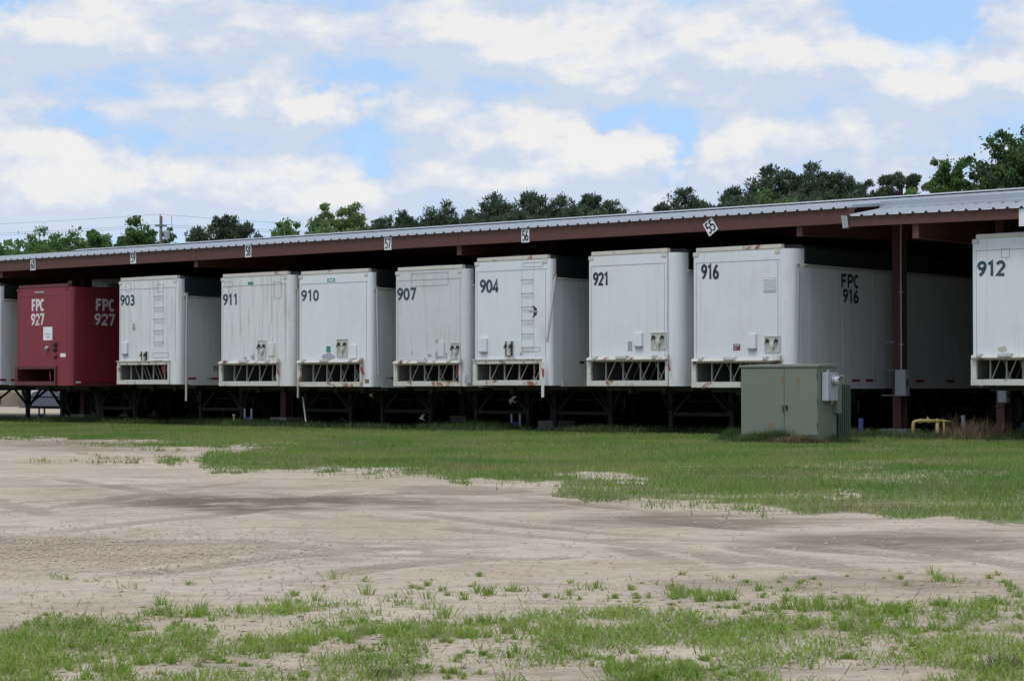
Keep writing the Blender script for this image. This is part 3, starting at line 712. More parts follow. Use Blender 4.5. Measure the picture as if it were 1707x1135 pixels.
def stroke(mb, pts, w, put, lift):
    n = len(pts); L, Rr = [], []
    for i, p in enumerate(pts):
        a = Vector(pts[max(i - 1, 0)]); b = Vector(p); c = Vector(pts[min(i + 1, n - 1)])
        d0 = (b - a).normalized() if i else (c - b).normalized(); d1 = (c - b).normalized() if i < n - 1 else d0
        m = Vector((-(d0.y + d1.y), d0.x + d1.x)); m = m.normalized() if m.length > 1e-6 else Vector((-d0.y, d0.x))
        k = min(1.7, 1 / max(.35, m.dot(Vector((-d0.y, d0.x)))))
        L.append(b + m * (w / 2 * k)); Rr.append(b - m * (w / 2 * k))
    vs = [put(p.x, p.y, lift) for p in L] + [put(p.x, p.y, lift) for p in Rr]
    mb.add(vs, [(i, n + i, n + i + 1, i + 1) for i in range(n - 1)])
def stencil(pts):
    # leave the bridges of a stencil: cut the stroke where it passes mid height
    out, cur = [], [pts[0]]
    for a, b in zip(pts, pts[1:]):
        k = max(1, int((Vector(b) - Vector(a)).length / .03))
        for j in range(1, k + 1):
            p = (a[0] + (b[0] - a[0]) * j / k, a[1] + (b[1] - a[1]) * j / k)
            if abs(p[1] - .5) < .035 and abs((b[0] - a[0])) < abs(b[1] - a[1]) * 1.6 and len(pts) > 3:
                if len(cur) > 1: out.append(cur)
                cur = []
            else: cur.append(p)
    if len(cur) > 1: out.append(cur)
    return out
def lettering(mb, text, put, w, h, weight=.17, sten=False):
    weight *= 1.14
    """put(u, v, lift) places local coordinates; the text fills w x h from its lower left corner"""
    adv = .68; tw = adv * len(text) - .08; l = 0
    for i, ch in enumerate(text):
        for s in GL[ch]:
            for q in (stencil(s) if sten else [s]):
                l += 1
                stroke(mb, [((i * adv + x) * w / tw, y * h) for x, y in q], weight * min(h, w / tw * 1.25) , put, .0006 * (l % 4))

# ------------------------------------------------------------------ trailers
SHARED = {}
def shared(key, make):
    if key not in SHARED: SHARED[key] = make()
    return SHARED[key]
def inst(name, key, make, parent, loc=(0, 0, 0), rotz=0.):
    first = key not in SHARED
    o = shared(key, make) if first else SHARED[key].copy()
    if not first: COL.objects.link(o)
    o.name = name; o.parent = parent; o.location = loc; o.rotation_euler = (0, 0, rotz)
    return o
def mk_wheel():
    mb = MB()
    for yo in (-.16, .16):
        mb.cur = 0
        mb.lathe([(.30, yo - .11), (.44, yo - .125), (.49, yo - .09), (.505, yo), (.49, yo + .09), (.44, yo + .125), (.30, yo + .11)], (0, 0, 0), 'x', 28)
        mb.cur = 1
        mb.lathe([(.30, yo - .11), (.29, yo - .03), (.12, yo - .0), (.11, yo + .06), (.0, yo + .06)], (0, 0, 0), 'x', 28)
        mb.lathe([(.30, yo + .11), (.27, yo + .03), (.0, yo + .03)], (0, 0, 0), 'x', 28)
    return mb.build('wheel', [rubber, rimm], smooth=True)
def mk_axle():
    mb = MB()
    for y in (-.65, .65): mb.tube([(-1.0, y, .5), (1.0, y, .5)], .06, 10)
    for x in (-.48, .48): mb.box(x - .06, x + .06, -1.4, 1.4, .62, .95)
    return mb.build('axle_frame', chassis)
def mk_leg():
    mb = MB(); mb.box(-.065, .065, -.065, .065, .45, 1.0); mb.box(-.05, .05, -.05, .05, .06, .45); mb.box(-.13, .13, -.13, .13, .0, .06)
    mb.bar((0, .04, .5), (0, .75, .98), .05); mb.bar((0, -.04, .5), (0, -.5, .98), .05)
    return mb.build('landing_leg', leg_m)
def mk_brace():
    mb = MB(); mb.box(-.78, .78, -.03, .03, .38, .46)
    for s in (-1, 1): mb.bar((s * .76, 0, .44), (s * .18, 0, .98), .05); mb.bar((s * .84, 0, .50), (s * 1.12, 0, .98), .045)
    mb.tube([(-.85, .09, .72), (1.15, .09, .72)], .018, 6); mb.tube([(1.13, .09, .72), (1.13, .09, .5), (1.13, -.06, .48)], .014, 6)
    return mb.build('leg_brace', leg_m)
def trailer(no, L, Rp, ytop, ybot, label, rr=.10, body=white_a, side=grey_side, frm=frame_w, tarp=tarp_k, tarp_drop=.38, fr_right=None, fr_top=602,
            style='flap', nums=(), width=None, length=12.2, details=(), redtr=False, crank=None, x_right=None, refl=(), vees='fwd', sidenums=()):
    if x_right is None:
        xl, xr = row_x(L), row_x(Rp)
        if width: xr = xl + width
    else: xl, xr = x_right - 2.5, x_right
    w = xr - xl; xc = (xl + xr) / 2; hw = w / 2
    z1 = zat(ytop, xr if x_right is None and not width else xl, 0); z0 = zat(ybot, xl if x_right is None else xr, 0)
    z0 = min(max(z0, 1.0), 1.09)
    root = thing('semi_trailer', label, 'trailer', row(xc, 0), ANG, 'box trailers parked in a row under the shed')
    zw = z1 - .09
    def fx(px, py):
        x = row_x(px, 0); return x - xc, zat(py, x, 0)
    def frect(r):
        a = fx(r[0], r[1]); b = fx(r[2], r[3]); return min(a[0], b[0]), max(a[0], b[0]), min(a[1], b[1]), max(a[1], b[1])
    xo1 = -hw; xo2 = (row_x(fr_right) - xc) if fr_right else hw - rr - .25
    zo = zat(fr_top, xl, 0) if fr_right else z0 + .57
    # front panel with the air opening cut out of its foot
    pts = [(hw, rr + .30)] + [(hw - rr + rr * math.cos(R(a)), rr - rr * math.sin(R(a))) for a in range(0, 91, 10)]
    fl = [False] * len(pts)
    pts += [(xo2, 0), (xo2, 0), (xo1 + .09, 0)]; fl += [False, True, True]
    lr = .07
    pts += [(-hw + lr - lr * math.sin(R(a)), lr - lr * math.cos(R(a))) for a in range(0, 91, 15)] + [(-hw, .4)]; fl += [True] * 7 + [False]
    fl[-8:] = [False] * 8; pts.insert(len(pts) - 8, (xo1 + .09, 0)); fl.insert(len(fl) - 8, False)
    mb = MB()
    n = len(pts)
    vs = [(x, y, zo - .02 if f else z0) for (x, y), f in zip(pts, fl)] + [(x, y, zw) for x, y in pts]
    fs = [(i + 1, i, n + i, n + i + 1) for i in range(n - 1) if Vector(pts[i] + (0,)) != Vector(pts[i + 1] + (0,))]
    mb.add(vs, fs)
    mb.add([(x, y, zw) for x, y in pts], [tuple(range(n - 1, -1, -1))])
    fp = mb.build('front_panel', body, root); smooth_by_angle(fp, 30)
    # header band above the front panel: seam and rail
    mb = MB(); zs = zw - .22
    mb.box(-hw + .09, hw - rr - .02, -.004, .0, zs - .006, zs + .006)
    for q in (-hw + .10, hw - rr - .06): mb.box(q - .004, q + .004, -.004, 0, z0 + .6, zs - .01)
    mb.build('panel_seam', seam_m if not redtr else red_dk, root)
    mb = MB(); mb.box(-hw + .10, hw - rr * .9, -.012, .10, zw + .002, z1); mb.box(-hw + .02, -hw + .16, -.014, .06, zw - .09, zw - .004); mb.box(hw - rr - .14, hw - rr - .01, -.014, .03, zw - .10, zw - .004)
    mb.build('top_rail', rail_w if not redtr else red_dk, root, bevel=.012)
    # sides, rear, floor, chassis rails
    for s in (-1, 1):
        y0 = rr + .29 if s > 0 else .39
        mb = MB(); xa, xb = (hw - .035, hw - .001) if s > 0 else (-hw + .001, -hw + .035)
        if redtr and s > 0:
            nz = int((zw - z0) / .034); prof = []
            for i in range(nz + 1):
                z = z0 + .1 + (zw - .1 - z0) * i / nz; prof.append((xb + (.012 if i % 2 else 0.), z))
            vs = [(x, y, z) for y in (y0, length) for x, z in prof]; k = len(prof)
            mb.add(vs, [(i, k + i, k + i + 1, i + 1) for i in range(k - 1)])
            mb.box(xa, xb, y0, length, z0 + .09, zw)
        else:
            mb.box(xa, xb, y0, length, z0 + .09, zw)
            for k in range(1, 9): mb.box(xb if s > 0 else xa - .003, xb + .003 if s > 0 else xa, y0 + k * 1.22, y0 + k * 1.22 + .04, z0 + .12, zw - .02)
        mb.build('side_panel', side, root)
        mb = MB()
        mb.box(hw - .04 if s > 0 else -hw - .014, hw + .014 if s > 0 else -hw + .04, y0 - .02, length, z0 - .02, z0 + .088); mb.build('side_rail', side if not redtr else red_dk, root)
    mb = MB(); mb.box(-hw + .04, hw - .04, length - .05, length, z0 + .0, zw); mb.build('rear_door', side, root)
    mb = MB()
    mb.box(-hw + .05, hw - .05, .3, length - .06, z0 - .03, z0 + .03)
    for x in (-.45, .45): mb.box(x - .05, x + .05, .5, length - .3, z0 - .16, z0 - .03)
    for k in range(16): mb.box(-hw + .06, hw - .06, .6 + k * .74, .66 + k * .74, z0 - .10, z0 - .031)
    mb.build('chassis', chassis, root)
    # air duct behind the opening
    mb = MB(); a, b, c, d = xo1 + .10, xo2 - .05, z0 + .09, zo - .06
    mb.add([(a, .01, c), (b, .01, c), (b, .01, d), (a, .01, d), (a, 3.2, c), (b, 3.2, c), (b, 3.2, d), (a, 3.2, d)], [(0, 4, 5, 1), (1, 5, 6, 2), (2, 6, 7, 3), (3, 7, 4, 0), (4, 7, 6, 5)])
    mb.build('air_duct', inner_d if not redtr else red_dk, root)
    # opening frame
    mb = MB(); fd = -.045
    mb.box(xo1, xo1 + .115, fd, .02, z0 + .115, zo - .09); mb.box(xo2 - .07, xo2, fd, .02, z0 + .115, zo - .09)
    mb.box(xo1, xo2, fd - .006, .03, z0, z0 + .113); mb.box(xo1 + .01, xo2, fd, .02, zo - .088, zo)
    frame = mb.build('opening_frame', frm, root, bevel=.008)
    if style == 'flap':
        mb = MB(); mb.add([(xo1 + .02, fd - .002, zo + .004), (xo2, fd - .002, zo + .004), (xo2, fd - .085, zo - .045), (xo1 + .05, fd - .085, zo - .045),
                           (xo1 + .02, fd - .002, zo - .012), (xo2, fd - .002, zo - .012), (xo2, fd - .085, zo - .06), (xo1 + .05, fd - .085, zo - .06)],
                          [(3, 2, 1, 0), (4, 5, 6, 7), (0, 1, 5, 4), (1, 2, 6, 5), (2, 3, 7, 6), (3, 0, 4, 7)])
        for k, wd in ((.13, .05), (.46, .14), (.86, .05)):
            q = xo1 + (xo2 - xo1) * k; mb.box(q - wd, q + wd, fd - .10, fd - .003, zo - .035, zo + .028)
        mb.box(xo2 - .02, xo2 + .05, fd - .07, fd, zo - .05, zo + .05)
        mb.build('hinged_flap', frm, root, bevel=.006)
    elif style == 'flat':
        mb = MB()
        for k in (.05, .2, .46, .75, .95): mb.lathe([(.028, -.02), (.03, 0)], (xo1 + (xo2 - xo1) * k, fd - .002, zo - .04), 'y', 8)
        mb.box(xo1 - .01, xo2 + .01, fd - .02, .0, zo + .001, zo + .022)
        mb.build('lintel_strip', frm, root)
    if not redtr:
        mb = MB(); iw = xo2 - .07 - (xo1 + .115); zb_, zt_ = z0 + .11, zo - .085
        ks = (.15, .385, .62, .855)
        for k in ks:
            q = xo1 + .115 + iw * k; mb.box(q - .014, q + .014, .10, .128, zb_, zt_)
        for k in ks:
            q = xo1 + .115 + iw * k; s1 = iw * .115
            if vees in ('fwd', 'both'): mb.bar((q + .03, .115, zb_ + .01), (q + .03 + s1, .125, zt_), .018, .018)
            if vees in ('back', 'both') and k < .8: mb.bar((q + iw * .225, .32, zb_ + .01), (q + iw * .225 - s1, .32, zt_), .018, .018)
            if vees == 'back': mb.bar((q + .04, .2, zt_), (q + .04 + s1, .2, zb_ + .01), .018, .018)
            if k < .8: mb.bar((q + .12, .9, zb_), (q + .12 + s1, .9, zt_), .016, .016)
        for yy in (.10, .30, .88): mb.box(xo1 + .12, xo2 - .08, yy, yy + .03, zb_ - .012, zb_ + .012); mb.box(xo1 + .12, xo2 - .08, yy, yy + .03, zt_ - .012, zt_ + .012)
        mb.build('truss', truss_m, root)
    # tarpaulin over the open top, hanging down the sides
    mb = MB(); y0 = rr + .06; zt = z1 - .005; lo = zw - tarp_drop
    if tarp:
        nseg = 26; prof = [(hw + .012, lo), (hw + .035, lo + .15), (hw + .03, zw + .01), (hw - .06, zt), (0, zt + .05), (-hw + .06, zt), (-hw - .03, zw + .01), (-hw - .012, lo)]
        k = len(prof); vs = []
        rg = random.Random(str(no))
        for i in range(nseg + 1):
            y = y0 + (length - y0 + .1) * i / nseg; j = rg.uniform(-.012, .012)
            vs += [(x + (j if x > 0 else -j), y, z + (rg.uniform(-.012, .012) if a in (0, 7) else 0)) for a, (x, z) in enumerate(prof)]
        mb.add(vs, [(i * k + j, (i + 1) * k + j, (i + 1) * k + j + 1, i * k + j + 1) for i in range(nseg) for j in range(k - 1)])
        mb.add([vs[j] for j in range(k)], [tuple(range(k))])
        tp = mb.build('tarpaulin', tarp, root, smooth=False)
        mb = MB(); mb.tube([(hw + .03, y0 - .06, lo), (hw + .03, length, lo)], .022, 8); mb.build('roll_tube', pole_m, tp)
    # numbers, one part each
    for (txt, r, mt, wt, st) in nums:
        a, b, c, d = frect(r); mb = MB()
        lettering(mb, txt, lambda u, v, l, a=a, c=c: (a + u, -.004 - l, c + v), b - a, d - c, wt, st); mb.build('painted_number', mt, root)
    for (txt, r, mt, wt, st) in sidenums:
        t0, t1 = row_t(r[0], xr), row_t(r[2], xr); za = zat(r[3], xr, (t0 + t1) / 2); zb2 = zat(r[1], xr, (t0 + t1) / 2); mb = MB()
        off = hw + (.016 if redtr else .004)
        lettering(mb, txt, lambda u, v, l: (off + l, t0 + u, za + v), t1 - t0, zb2 - za, wt, st); mb.build('painted_number', mt, root)
    for (px0, px1, py, mt) in refl:
        t0, t1 = row_t(px0, xr), row_t(px1, xr); z = zat(py, xr, t0); mb = MB(); e_ = .014 if redtr else .0
        mb.box(hw + e_, hw + e_ + .006, t0, t1, z - .027, z + .027); mb.build('reflector', mt, root)
    for dd in details:
        kd, r = dd[0], dd[1]
        if kd == 'ladder':
            a, b, c, d = frect((r[0], r[1], r[2], r[3])); mb = MB(); k = dd[2]
            for i in range(k):
                z = c + (d - c) * i / (k - 1); mb.tube([(a, -.0, z), (a + .01, -.045, z), (b - .01, -.045, z), (b, -.0, z)], .010, 6)
            mb.box(a - .007, a - .002, -.003, 0, c - .1, d + .35); mb.box(b + .002, b + .007, -.003, 0, c - .1, d + .35)
            mb.build('ladder', rung_m, root); continue
        a, b, c, d = frect(r)
        if kd == 'holder':
            mb = MB(); mb.box(a, b, -.06, -.0, c + .05, d); mb.cur = 1
            mb.add([(a - .01, -.07, c + .05), (b + .01, -.07, c + .05), ((a + b) / 2 + .04, -.05, c), ((a + b) / 2 - .04, -.05, c), (a - .01, 0, c + .05), (b + .01, 0, c + .05), ((a + b) / 2 + .04, 0, c), ((a + b) / 2 - .04, 0, c)], [(0, 3, 2, 1), (0, 4, 7, 3), (1, 2, 6, 5), (3, 7, 6, 2)])
            mb.build('document_holder', [body, grey_patch], root, bevel=.006)
        elif kd == 'flatbox':
            mb = MB(); mb.box(a, b, -.03, 0, c, d); mb.build('access_cover', body, root, bevel=.004)
        elif kd == 'glad':
            mb = MB(); sty = dd[2]; xm = (a + b) / 2; hh = d - c; ww = b - a
            if sty == 'dark':
                mb.cur = 1; mb.box(a + .02, b - .02, -.004, 0, c + .02, d - .02)
            mb.cur = 0
            for q in ((a, a + .02, c, d), (b - .02, b, c, d), (a + .021, b - .021, d - .02, d), (a + .021, b - .021, c, c + .02)): mb.box(q[0], q[1], -.02, 0, q[2], q[3])
            if sty == 'plate': mb.box(a + .021, b - .021, -.008, 0, c + .021, d - .021)
            mb.cur = 1
            for q in (-.28, .28):
                x = xm + ww * q; z = c + hh * .72
                mb.lathe([(.035, -.02), (.04, -.05), (.02, -.07), (0, -.075)], (x, 0, z), 'y', 10); mb.tube([(x, -.06, z), (x - .03, -.08, z - .07)], .014, 6)
            mb.cur = 0; mb.lathe([(.065, 0), (.065, -.04), (.045, -.055), (0, -.06)], (xm, 0, c + hh * (.42 if sty != 'dark' else .78)), 'y', 14)
            if sty == 'dark': mb.box(xm - .05, xm + .05, -.05, -.005, c + .04, c + hh * .62)
            mb.tube([(xm, -.05, c + hh * .3), (xm + .02, -.06, c + hh * .08)], .014, 6)
            mb.build('hose_connector', [conn_m, dark_hole], root)
        elif kd == 'round':
            mb = MB(); mb.lathe([((b - a) / 2, 0), ((b - a) / 2, -.05), ((b - a) / 3, -.08), (0, -.085)], ((a + b) / 2, 0, (c + d) / 2), 'y', 14); mb.build('hose_connector', dd[2], root)
        elif kd == 'sticker':
            mb = MB(); mb.box(a, b, -.003, 0, c, d); o = mb.build(dd[3] if len(dd) > 3 else 'sticker', dd[2], root)
            if len(dd) > 4:
                mb = MB()
                for (u0, u1, v0, v1) in dd[4]: mb.box(a + (b - a) * u0, a + (b - a) * u1, -.0048, -.003, c + (d - c) * v0, c + (d - c) * v1)
                mb.build('print', dd[5], o)
        elif kd == 'outline':
            mb = MB(); e = .007
            for q in ((a, a + e, c, d), (b - e, b, c, d), (a + e, b - e, d - e, d), (a + e, b - e, c, c + e)): mb.box(q[0], q[1], -.006, 0, q[2], q[3])
            mb.build('access_panel', seam_m, root)
        elif kd == 'vent':
            mb = MB()
            for q in ((a, a + .02, c, d), (b - .02, b, c, d), (a + .02, b - .02, d - .02, d), (a + .02, b - .02, c, c + .02)): mb.box(q[0], q[1], -.02, 0, q[2], q[3])
            for i in range(7):
                z = c + .03 + (d - c - .08) * i / 6; mb.add([(a + .02, -.004, z + .04), (b - .02, -.004, z + .04), (b - .02, -.03, z), (a + .02, -.03, z)], [(0, 1, 2, 3), (3, 2, 1, 0)][:1])
            mb.build('louvre_vent', body, root)
        elif kd == 'patch':
            rg = random.Random(r[0] * 7); cx_, cz_ = (a + b) / 2, (c + d) / 2; mb = MB(); k = 14
            mb.add([(cx_ + (b - a) / 2 * math.cos(2 * math.pi * i / k) * rg.uniform(.7, 1.15), -.0025, cz_ + (d - c) / 2 * math.sin(2 * math.pi * i / k) * rg.uniform(.7, 1.15)) for i in range(k)], [tuple(range(k))])
            mb.build('paint_patch', dd[2], root)
        elif kd == 'tag':
            mb = MB(); xm = (a + b) / 2; mb.tube([(xm - .03, -.06, d + .08), (xm - .02, -.08, d)], .008, 5)
            mb.add([(a, -.08, d), (a + (b - a) * .5, -.085, d + .01), (b, -.09, c + .02), (a + (b - a) * .5, -.085, c)], [(0, 3, 2, 1), (0, 1, 2, 3)]); mb.build('red_tag', red_cloth, root)
    if crank:
        (pxa, pya), (pxb, pyb), off = crank[:3]
        t0, t1 = row_t(pxa, xr + off), row_t(pxb, xr + off); mb = MB()
        p0 = Vector((hw + off, t0, zat(pya, xr + off, t0))); p1 = Vector((hw + off, t1, zat(pyb, xr + off, t1)))
        mb.tube([p0, p1], .028, 8); mb.box(hw + .01, hw + off, t0 - .05, t0 + .05, p0.z - .03, p0.z + .05)
        mb.build('crank_pole', crank[3] if len(crank) > 3 else pole_m, root)
    # running gear
    for s in (-1, 1): inst('landing_leg', 'leg', mk_leg, root, (s * .82, 2.55, 0))
    inst('leg_brace', 'brace', mk_brace, root, (0, 2.55, 0))
    inst('axle_frame', 'axle', mk_axle, root, (0, 10.3, 0))
    for yy in (9.65, 10.95):
        for s in (-1, 1): inst('wheel', 'wheel', mk_wheel, root, (s * .92, yy, .505))
    return root, xl, xr, z0, z1
def nm(t, x0, y0, x1, y1, m=num_teal, wt=.185, st=False): return (t, (x0, y0, x1, y1), m, wt, st)

x927 = row_x(27)
for i, lab in ((2, 'pale trailer whose tyres show below the dark red one'), (1, 'pale trailer beside the half hidden white one, its tyres dark at the far left')):
    trailer('far%d' % i, 0, 0, 470, 641, lab, x_right=x927 - .85 - 3.35 * i, body=white_b)
trailer('left', 0, 0, 476, 641, 'white trailer half out of the photo at the left edge, black tarpaulin above its side', x_right=x927 - .80, tarp=tarp_k, refl=((-2, 10, 633, red_refl), (10, 18, 633, white_refl), (18, 27, 633, red_refl)))
trailer('927', 27, 119, 472, 642.5, 'dark red trailer with white stencilled FPC 927 and ribbed side', rr=.14, body=red_p, side=red_p, frm=red_dk, tarp=None, fr_right=95, fr_top=610.5, style='plain', redtr=True,
        nums=(nm('FPC', 53, 499.5, 73, 518, num_white, .2), nm('927', 52, 523.5, 73, 541.5, num_white, .19, True)),
        sidenums=(nm('FPC', 159, 499, 190, 518.5, num_white, .2), nm('927', 157, 523.5, 190, 542, num_white, .19, True)),
        refl=((126, 134, 637, white_refl), (138, 150, 637, red_refl)),
        details=(('sticker', (72, 545, 87, 567), paper, 'paper_notice', ((.2, .8, .44, .50), (.4, .65, .2, .3), (.05, .15, .78, .82)), grey_patch), ('sticker', (100.5, 589, 109.5, 595), paper), ('round', (77, 577, 82, 584), steel),
                 ('round', (90, 571, 95, 577), dark_hole), ('round', (90, 579, 95, 586), dark_hole), ('round', (91, 592, 95, 597), red_dk), ('sticker', (57, 486, 73, 488), grey_patch, 'handle'), ('tag', (86, 624, 90, 634))))
trailer('903', 197, 299, 458.5, 640.6, 'white trailer 903 with ladder rungs and dark green tarpaulin', rr=.10, body=white_b, tarp=tarp_g, tarp_drop=.46, fr_right=284, fr_top=603, style='flat', vees='back',
        nums=(nm('903', 200.5, 492.5, 224, 508.5),), crank=((311, 491), (310.5, 668), .07), refl=((314, 327, 630.7, red_refl), (344, 352, 630.7, grey_patch), (352, 366, 630.7, red_refl)),
        sidenums=(nm('71', 355, 611, 364, 619, num_dark, .21),),
        details=(('ladder', (257, 494, 272, 570), None, 5) if False else ('ladder', (257, 494, 272, 570), 5), ('holder', (205, 571, 214, 593)), ('glad', (235, 585, 247, 603), 'dark'), ('outline', (209, 472, 218, 486)), ('outline', (262, 474, 272, 486)),
                 ('outline', (255, 588, 281, 596)), ('tag', (273, 612, 280, 626)), ('patch', (220, 560 - 22, 226, 552), seam_m)) )
trailer('911', 367, 487, 451.5, 643.3, 'white trailer 911 with dirt streaks above its connectors and a rounded right corner', rr=.18, body=white_d, side=white_b, tarp=tarp_k, fr_right=466, fr_top=602.5, vees='fwd',
        nums=(nm('911', 372, 491, 396.5, 508),),
        details=(('glad', (430, 567, 444, 600), 'plate'), ('flatbox', (448, 572, 459, 593)), ('sticker', (413, 470, 422, 474.5), green_st, 'faded_plate'), ('patch', (418, 590, 425, 600), grey_patch), ('patch', (407, 594, 412, 600), grey_patch), ('tag', (465, 615, 470, 625)),
                 ('outline', (457, 470, 469, 497)), ('outline', (375, 470, 387, 478))), crank=((497, 480), (497, 663), .08))
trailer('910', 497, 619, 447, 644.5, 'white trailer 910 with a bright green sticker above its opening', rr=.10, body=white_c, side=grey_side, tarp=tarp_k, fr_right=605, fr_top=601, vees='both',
        nums=(nm('910', 502.5, 484.5, 531, 501),), crank=((628, 480), (631, 625), .06), refl=((642, 651, 630, grey_patch), (651, 659, 630, red_refl)),
        details=(('sticker', (545.5, 464.5, 558.5, 469.5), green_st, 'maker_plate', ((.15, .85, .3, .7),), paper), ('sticker', (544, 577, 551, 587), green_st), ('patch', (537, 588, 558, 601), grey_patch), ('glad', (562, 565, 580, 595), 'plate'),
                 ('flatbox', (584, 575, 595, 597)), ('tag', (604, 613, 612, 625)), ('sticker', (608.5, 632, 615, 639), orange_rust, 'sticker')))
trailer('907', 658, 779, 440.5, 643.8, 'white trailer 907 with grey paint patches and an outlined panel above its number', rr=.16, body=white_e, side=white_e, tarp=tarp_k, fr_right=770, fr_top=602, vees='both',
        nums=(nm('907', 662.5, 481, 693, 499.5),),
        details=(('outline', (685.5, 456, 747, 475)), ('glad', (752, 571, 768, 598), 'plate'), ('flatbox', (731, 570, 741, 594)), ('patch', (726, 565, 731.5, 573), grey_patch), ('sticker', (713, 590, 719, 595), grey_patch, 'paint_patch'), ('patch', (725.5, 584, 731, 601), grey_patch),
                 ('patch', (706, 596, 711, 600), grey_patch), ('patch', (685, 585, 688, 592), grey_patch), ('patch', (742.5, 587, 745.5, 600), grey_patch), ('patch', (774, 622, 786, 640), grey_patch), ('tag', (764, 613, 768, 628))))
trailer('904', 790, 919, 424, 642.5, 'white trailer 904 with a flight of ladder rungs and a swallow passing in front', rr=.10, body=white_c, tarp=tarp_k, tarp_drop=.43, fr_right=905, fr_top=600.5, style='flat', vees='fwd',
        nums=(nm('904', 800.5, 467, 831, 487),), crank=((926, 460), (912, 570), .05), refl=((966, 974, 604, dark_hole),),
        details=(('ladder', (870, 467, 889, 579), 6), ('outline', (873, 438, 905, 444)), ('holder', (801, 564, 813, 590)), ('glad', (842, 568, 857, 595), 'dark'), ('outline', (871, 579, 900, 586)), ('patch', (866, 587, 871.5, 593), grey_patch)))
trailer('921', 980, 1131, 412.6, 643.5, 'white trailer 921 with a broad rounded right corner and a dark number', rr=.30, body=white_c, side=grey_side, tarp=tarp_k, fr_right=1115, fr_top=596, vees='both',
        nums=(nm('921', 989.5, 455, 1015, 475, num_dark, .185),),
        details=(('holder', (1059.5, 555, 1072, 581)), ('glad', (1085.5, 554, 1111, 582), 'plate'), ('sticker', (1046.5, 569, 1054, 585), grey_patch), ('tag', (1117, 609, 1122, 619)), ('patch', (1078, 610, 1080, 612), dark_hole)))
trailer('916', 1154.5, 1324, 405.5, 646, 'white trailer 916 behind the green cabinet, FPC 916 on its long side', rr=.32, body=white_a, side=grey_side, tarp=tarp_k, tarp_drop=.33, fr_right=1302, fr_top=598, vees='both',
        nums=(nm('916', 1170, 441.5, 1198, 464.5, num_dark, .185),), sidenums=(nm('FPC', 1402.5, 458, 1432.5, 480, num_dark, .21), nm('916', 1405.5, 483, 1431, 504.5, num_dark, .21)),
        refl=((1420, 1433, 634, red_refl), (1443, 1455, 634, red_refl), (1526, 1540, 635, red_refl), (1578, 1590, 635, red_refl)), crank=((1332, 444), (1330, 605), .03, seam_m),
        details=(('vent', (1273, 462, 1294, 485)), ('holder', (1248, 557, 1262, 585)), ('glad', (1275, 560, 1301, 587), 'plate'), ('sticker', (1222.5, 573.5, 1234, 584), maroon_st, 'maker_plate', ((.12, .88, .62, .9), (.12, .5, .2, .4)), grey_patch)))
trailer('912', 1620, 1750, 391, 642.5, 'white trailer 912 cut off by the right edge of the photo', width=2.55, rr=.10, body=white_c, tarp=tarp_k, fr_right=1752, fr_top=592, vees='both',
        nums=(nm('912', 1631, 436.5, 1676, 459, num_teal, .2),), details=(('outline', (1670, 414, 1684, 429)), ('patch', (1664, 577, 1680, 587), stain_m)))

# ------------------------------------------------------------------ bay number signs on the eave beam
def bay_sign(text, px, py, label, tilt=0., w=.225, h=.29, t=-.006, write=True):
    x = row_x(px, t); z = zat(py, x, t)
    r = thing('bay_sign', label, 'sign', row(x, t, z), ANG, 'bay number signs on the eave beam')
    r.rotation_euler = (0, -tilt, ANG)
    mb = MB(); mb.box(-w / 2, w / 2, -.006, 0, -h / 2, h / 2); mb.build('plate', sign_m, r)
    if write:
        mb = MB(); lettering(mb, text, lambda u, v, l: (-w * .38 + u, -.0075 - l, -h * .40 + v), w * .76, h * .82, .17); mb.build('number', sign_k, r)
bay_sign('60', 54.3, 441.6, 'white plate reading 60 on the maroon beam'); bay_sign('59', 221.6, 430, 'white plate reading 59 on the maroon beam')
bay_sign('58', 413.5, 418.8, 'white plate reading 58 on the maroon beam'); bay_sign('57', 646.5, 406.2, 'white plate reading 57 on the maroon beam')
bay_sign('56', 876, 393, 'white plate reading 56 on the maroon beam'); bay_sign('55', 1185, 378, 'white plate reading 55 hanging tilted on the beam', tilt=R(33), w=.26, h=.30)
bay_sign('', 1710, 362, 'white plate on the canopy beam cut by the right edge', t=T0 - .006, h=.32, w=.24, write=False)

# ------------------------------------------------------------------ electrical boxes on the columns
def elec_box(px0, px1, py0, py1, t, depth, label, latch=True):
    x0, x1 = row_x(px0, t), row_x(px1, t); xc = (x0 + x1) / 2; z0, z1 = zat(py1, xc, t), zat(py0, xc, t)
    r = thing('electrical_box', label, 'electrical box', row(xc, t, z0), ANG, 'electrical boxes on the shed columns'); w = (x1 - x0) / 2; h = z1 - z0
    mb = MB(); mb.box(-w, w, 0, depth, 0, h); mb.build('cabinet', box_grey, r, bevel=.006)
    mb = MB(); mb.box(-w + .012, w - .012, -.014, -.001, .012, h - .012); mb.build('door', box_grey, r, bevel=.004)
    if latch:
        mb = MB(); mb.box(w + .001, w + .03, .02, .06, h * .35, h * .62); mb.box(w + .031, w + .05, .02, .035, h * .35, h * .42); mb.build('switch_lever', dark_hole, r)
elec_box(1491.5, 1509.5, 616, 660, 3.02, .17, 'large grey switch box on the red column right of trailer 916')
elec_box(1663, 1677.5, 646, 671, 2.7, .14, 'grey switch box on the red column under trailer 912')
elec_box(113.5, 121.5, 644.5, 650, 3.0, .1, 'left of two small grey boxes under the dark red trailer', False); elec_box(124.5, 133, 644.5, 650, 3.0, .1, 'right of two small grey boxes under the dark red trailer', False)
elec_box(464, 475, 646, 652, 3.0, .1, 'left of two small grey boxes under trailer 911', False); elec_box(479, 490, 648, 652.5, 3.0, .1, 'right of two small grey boxes under trailer 911', False)
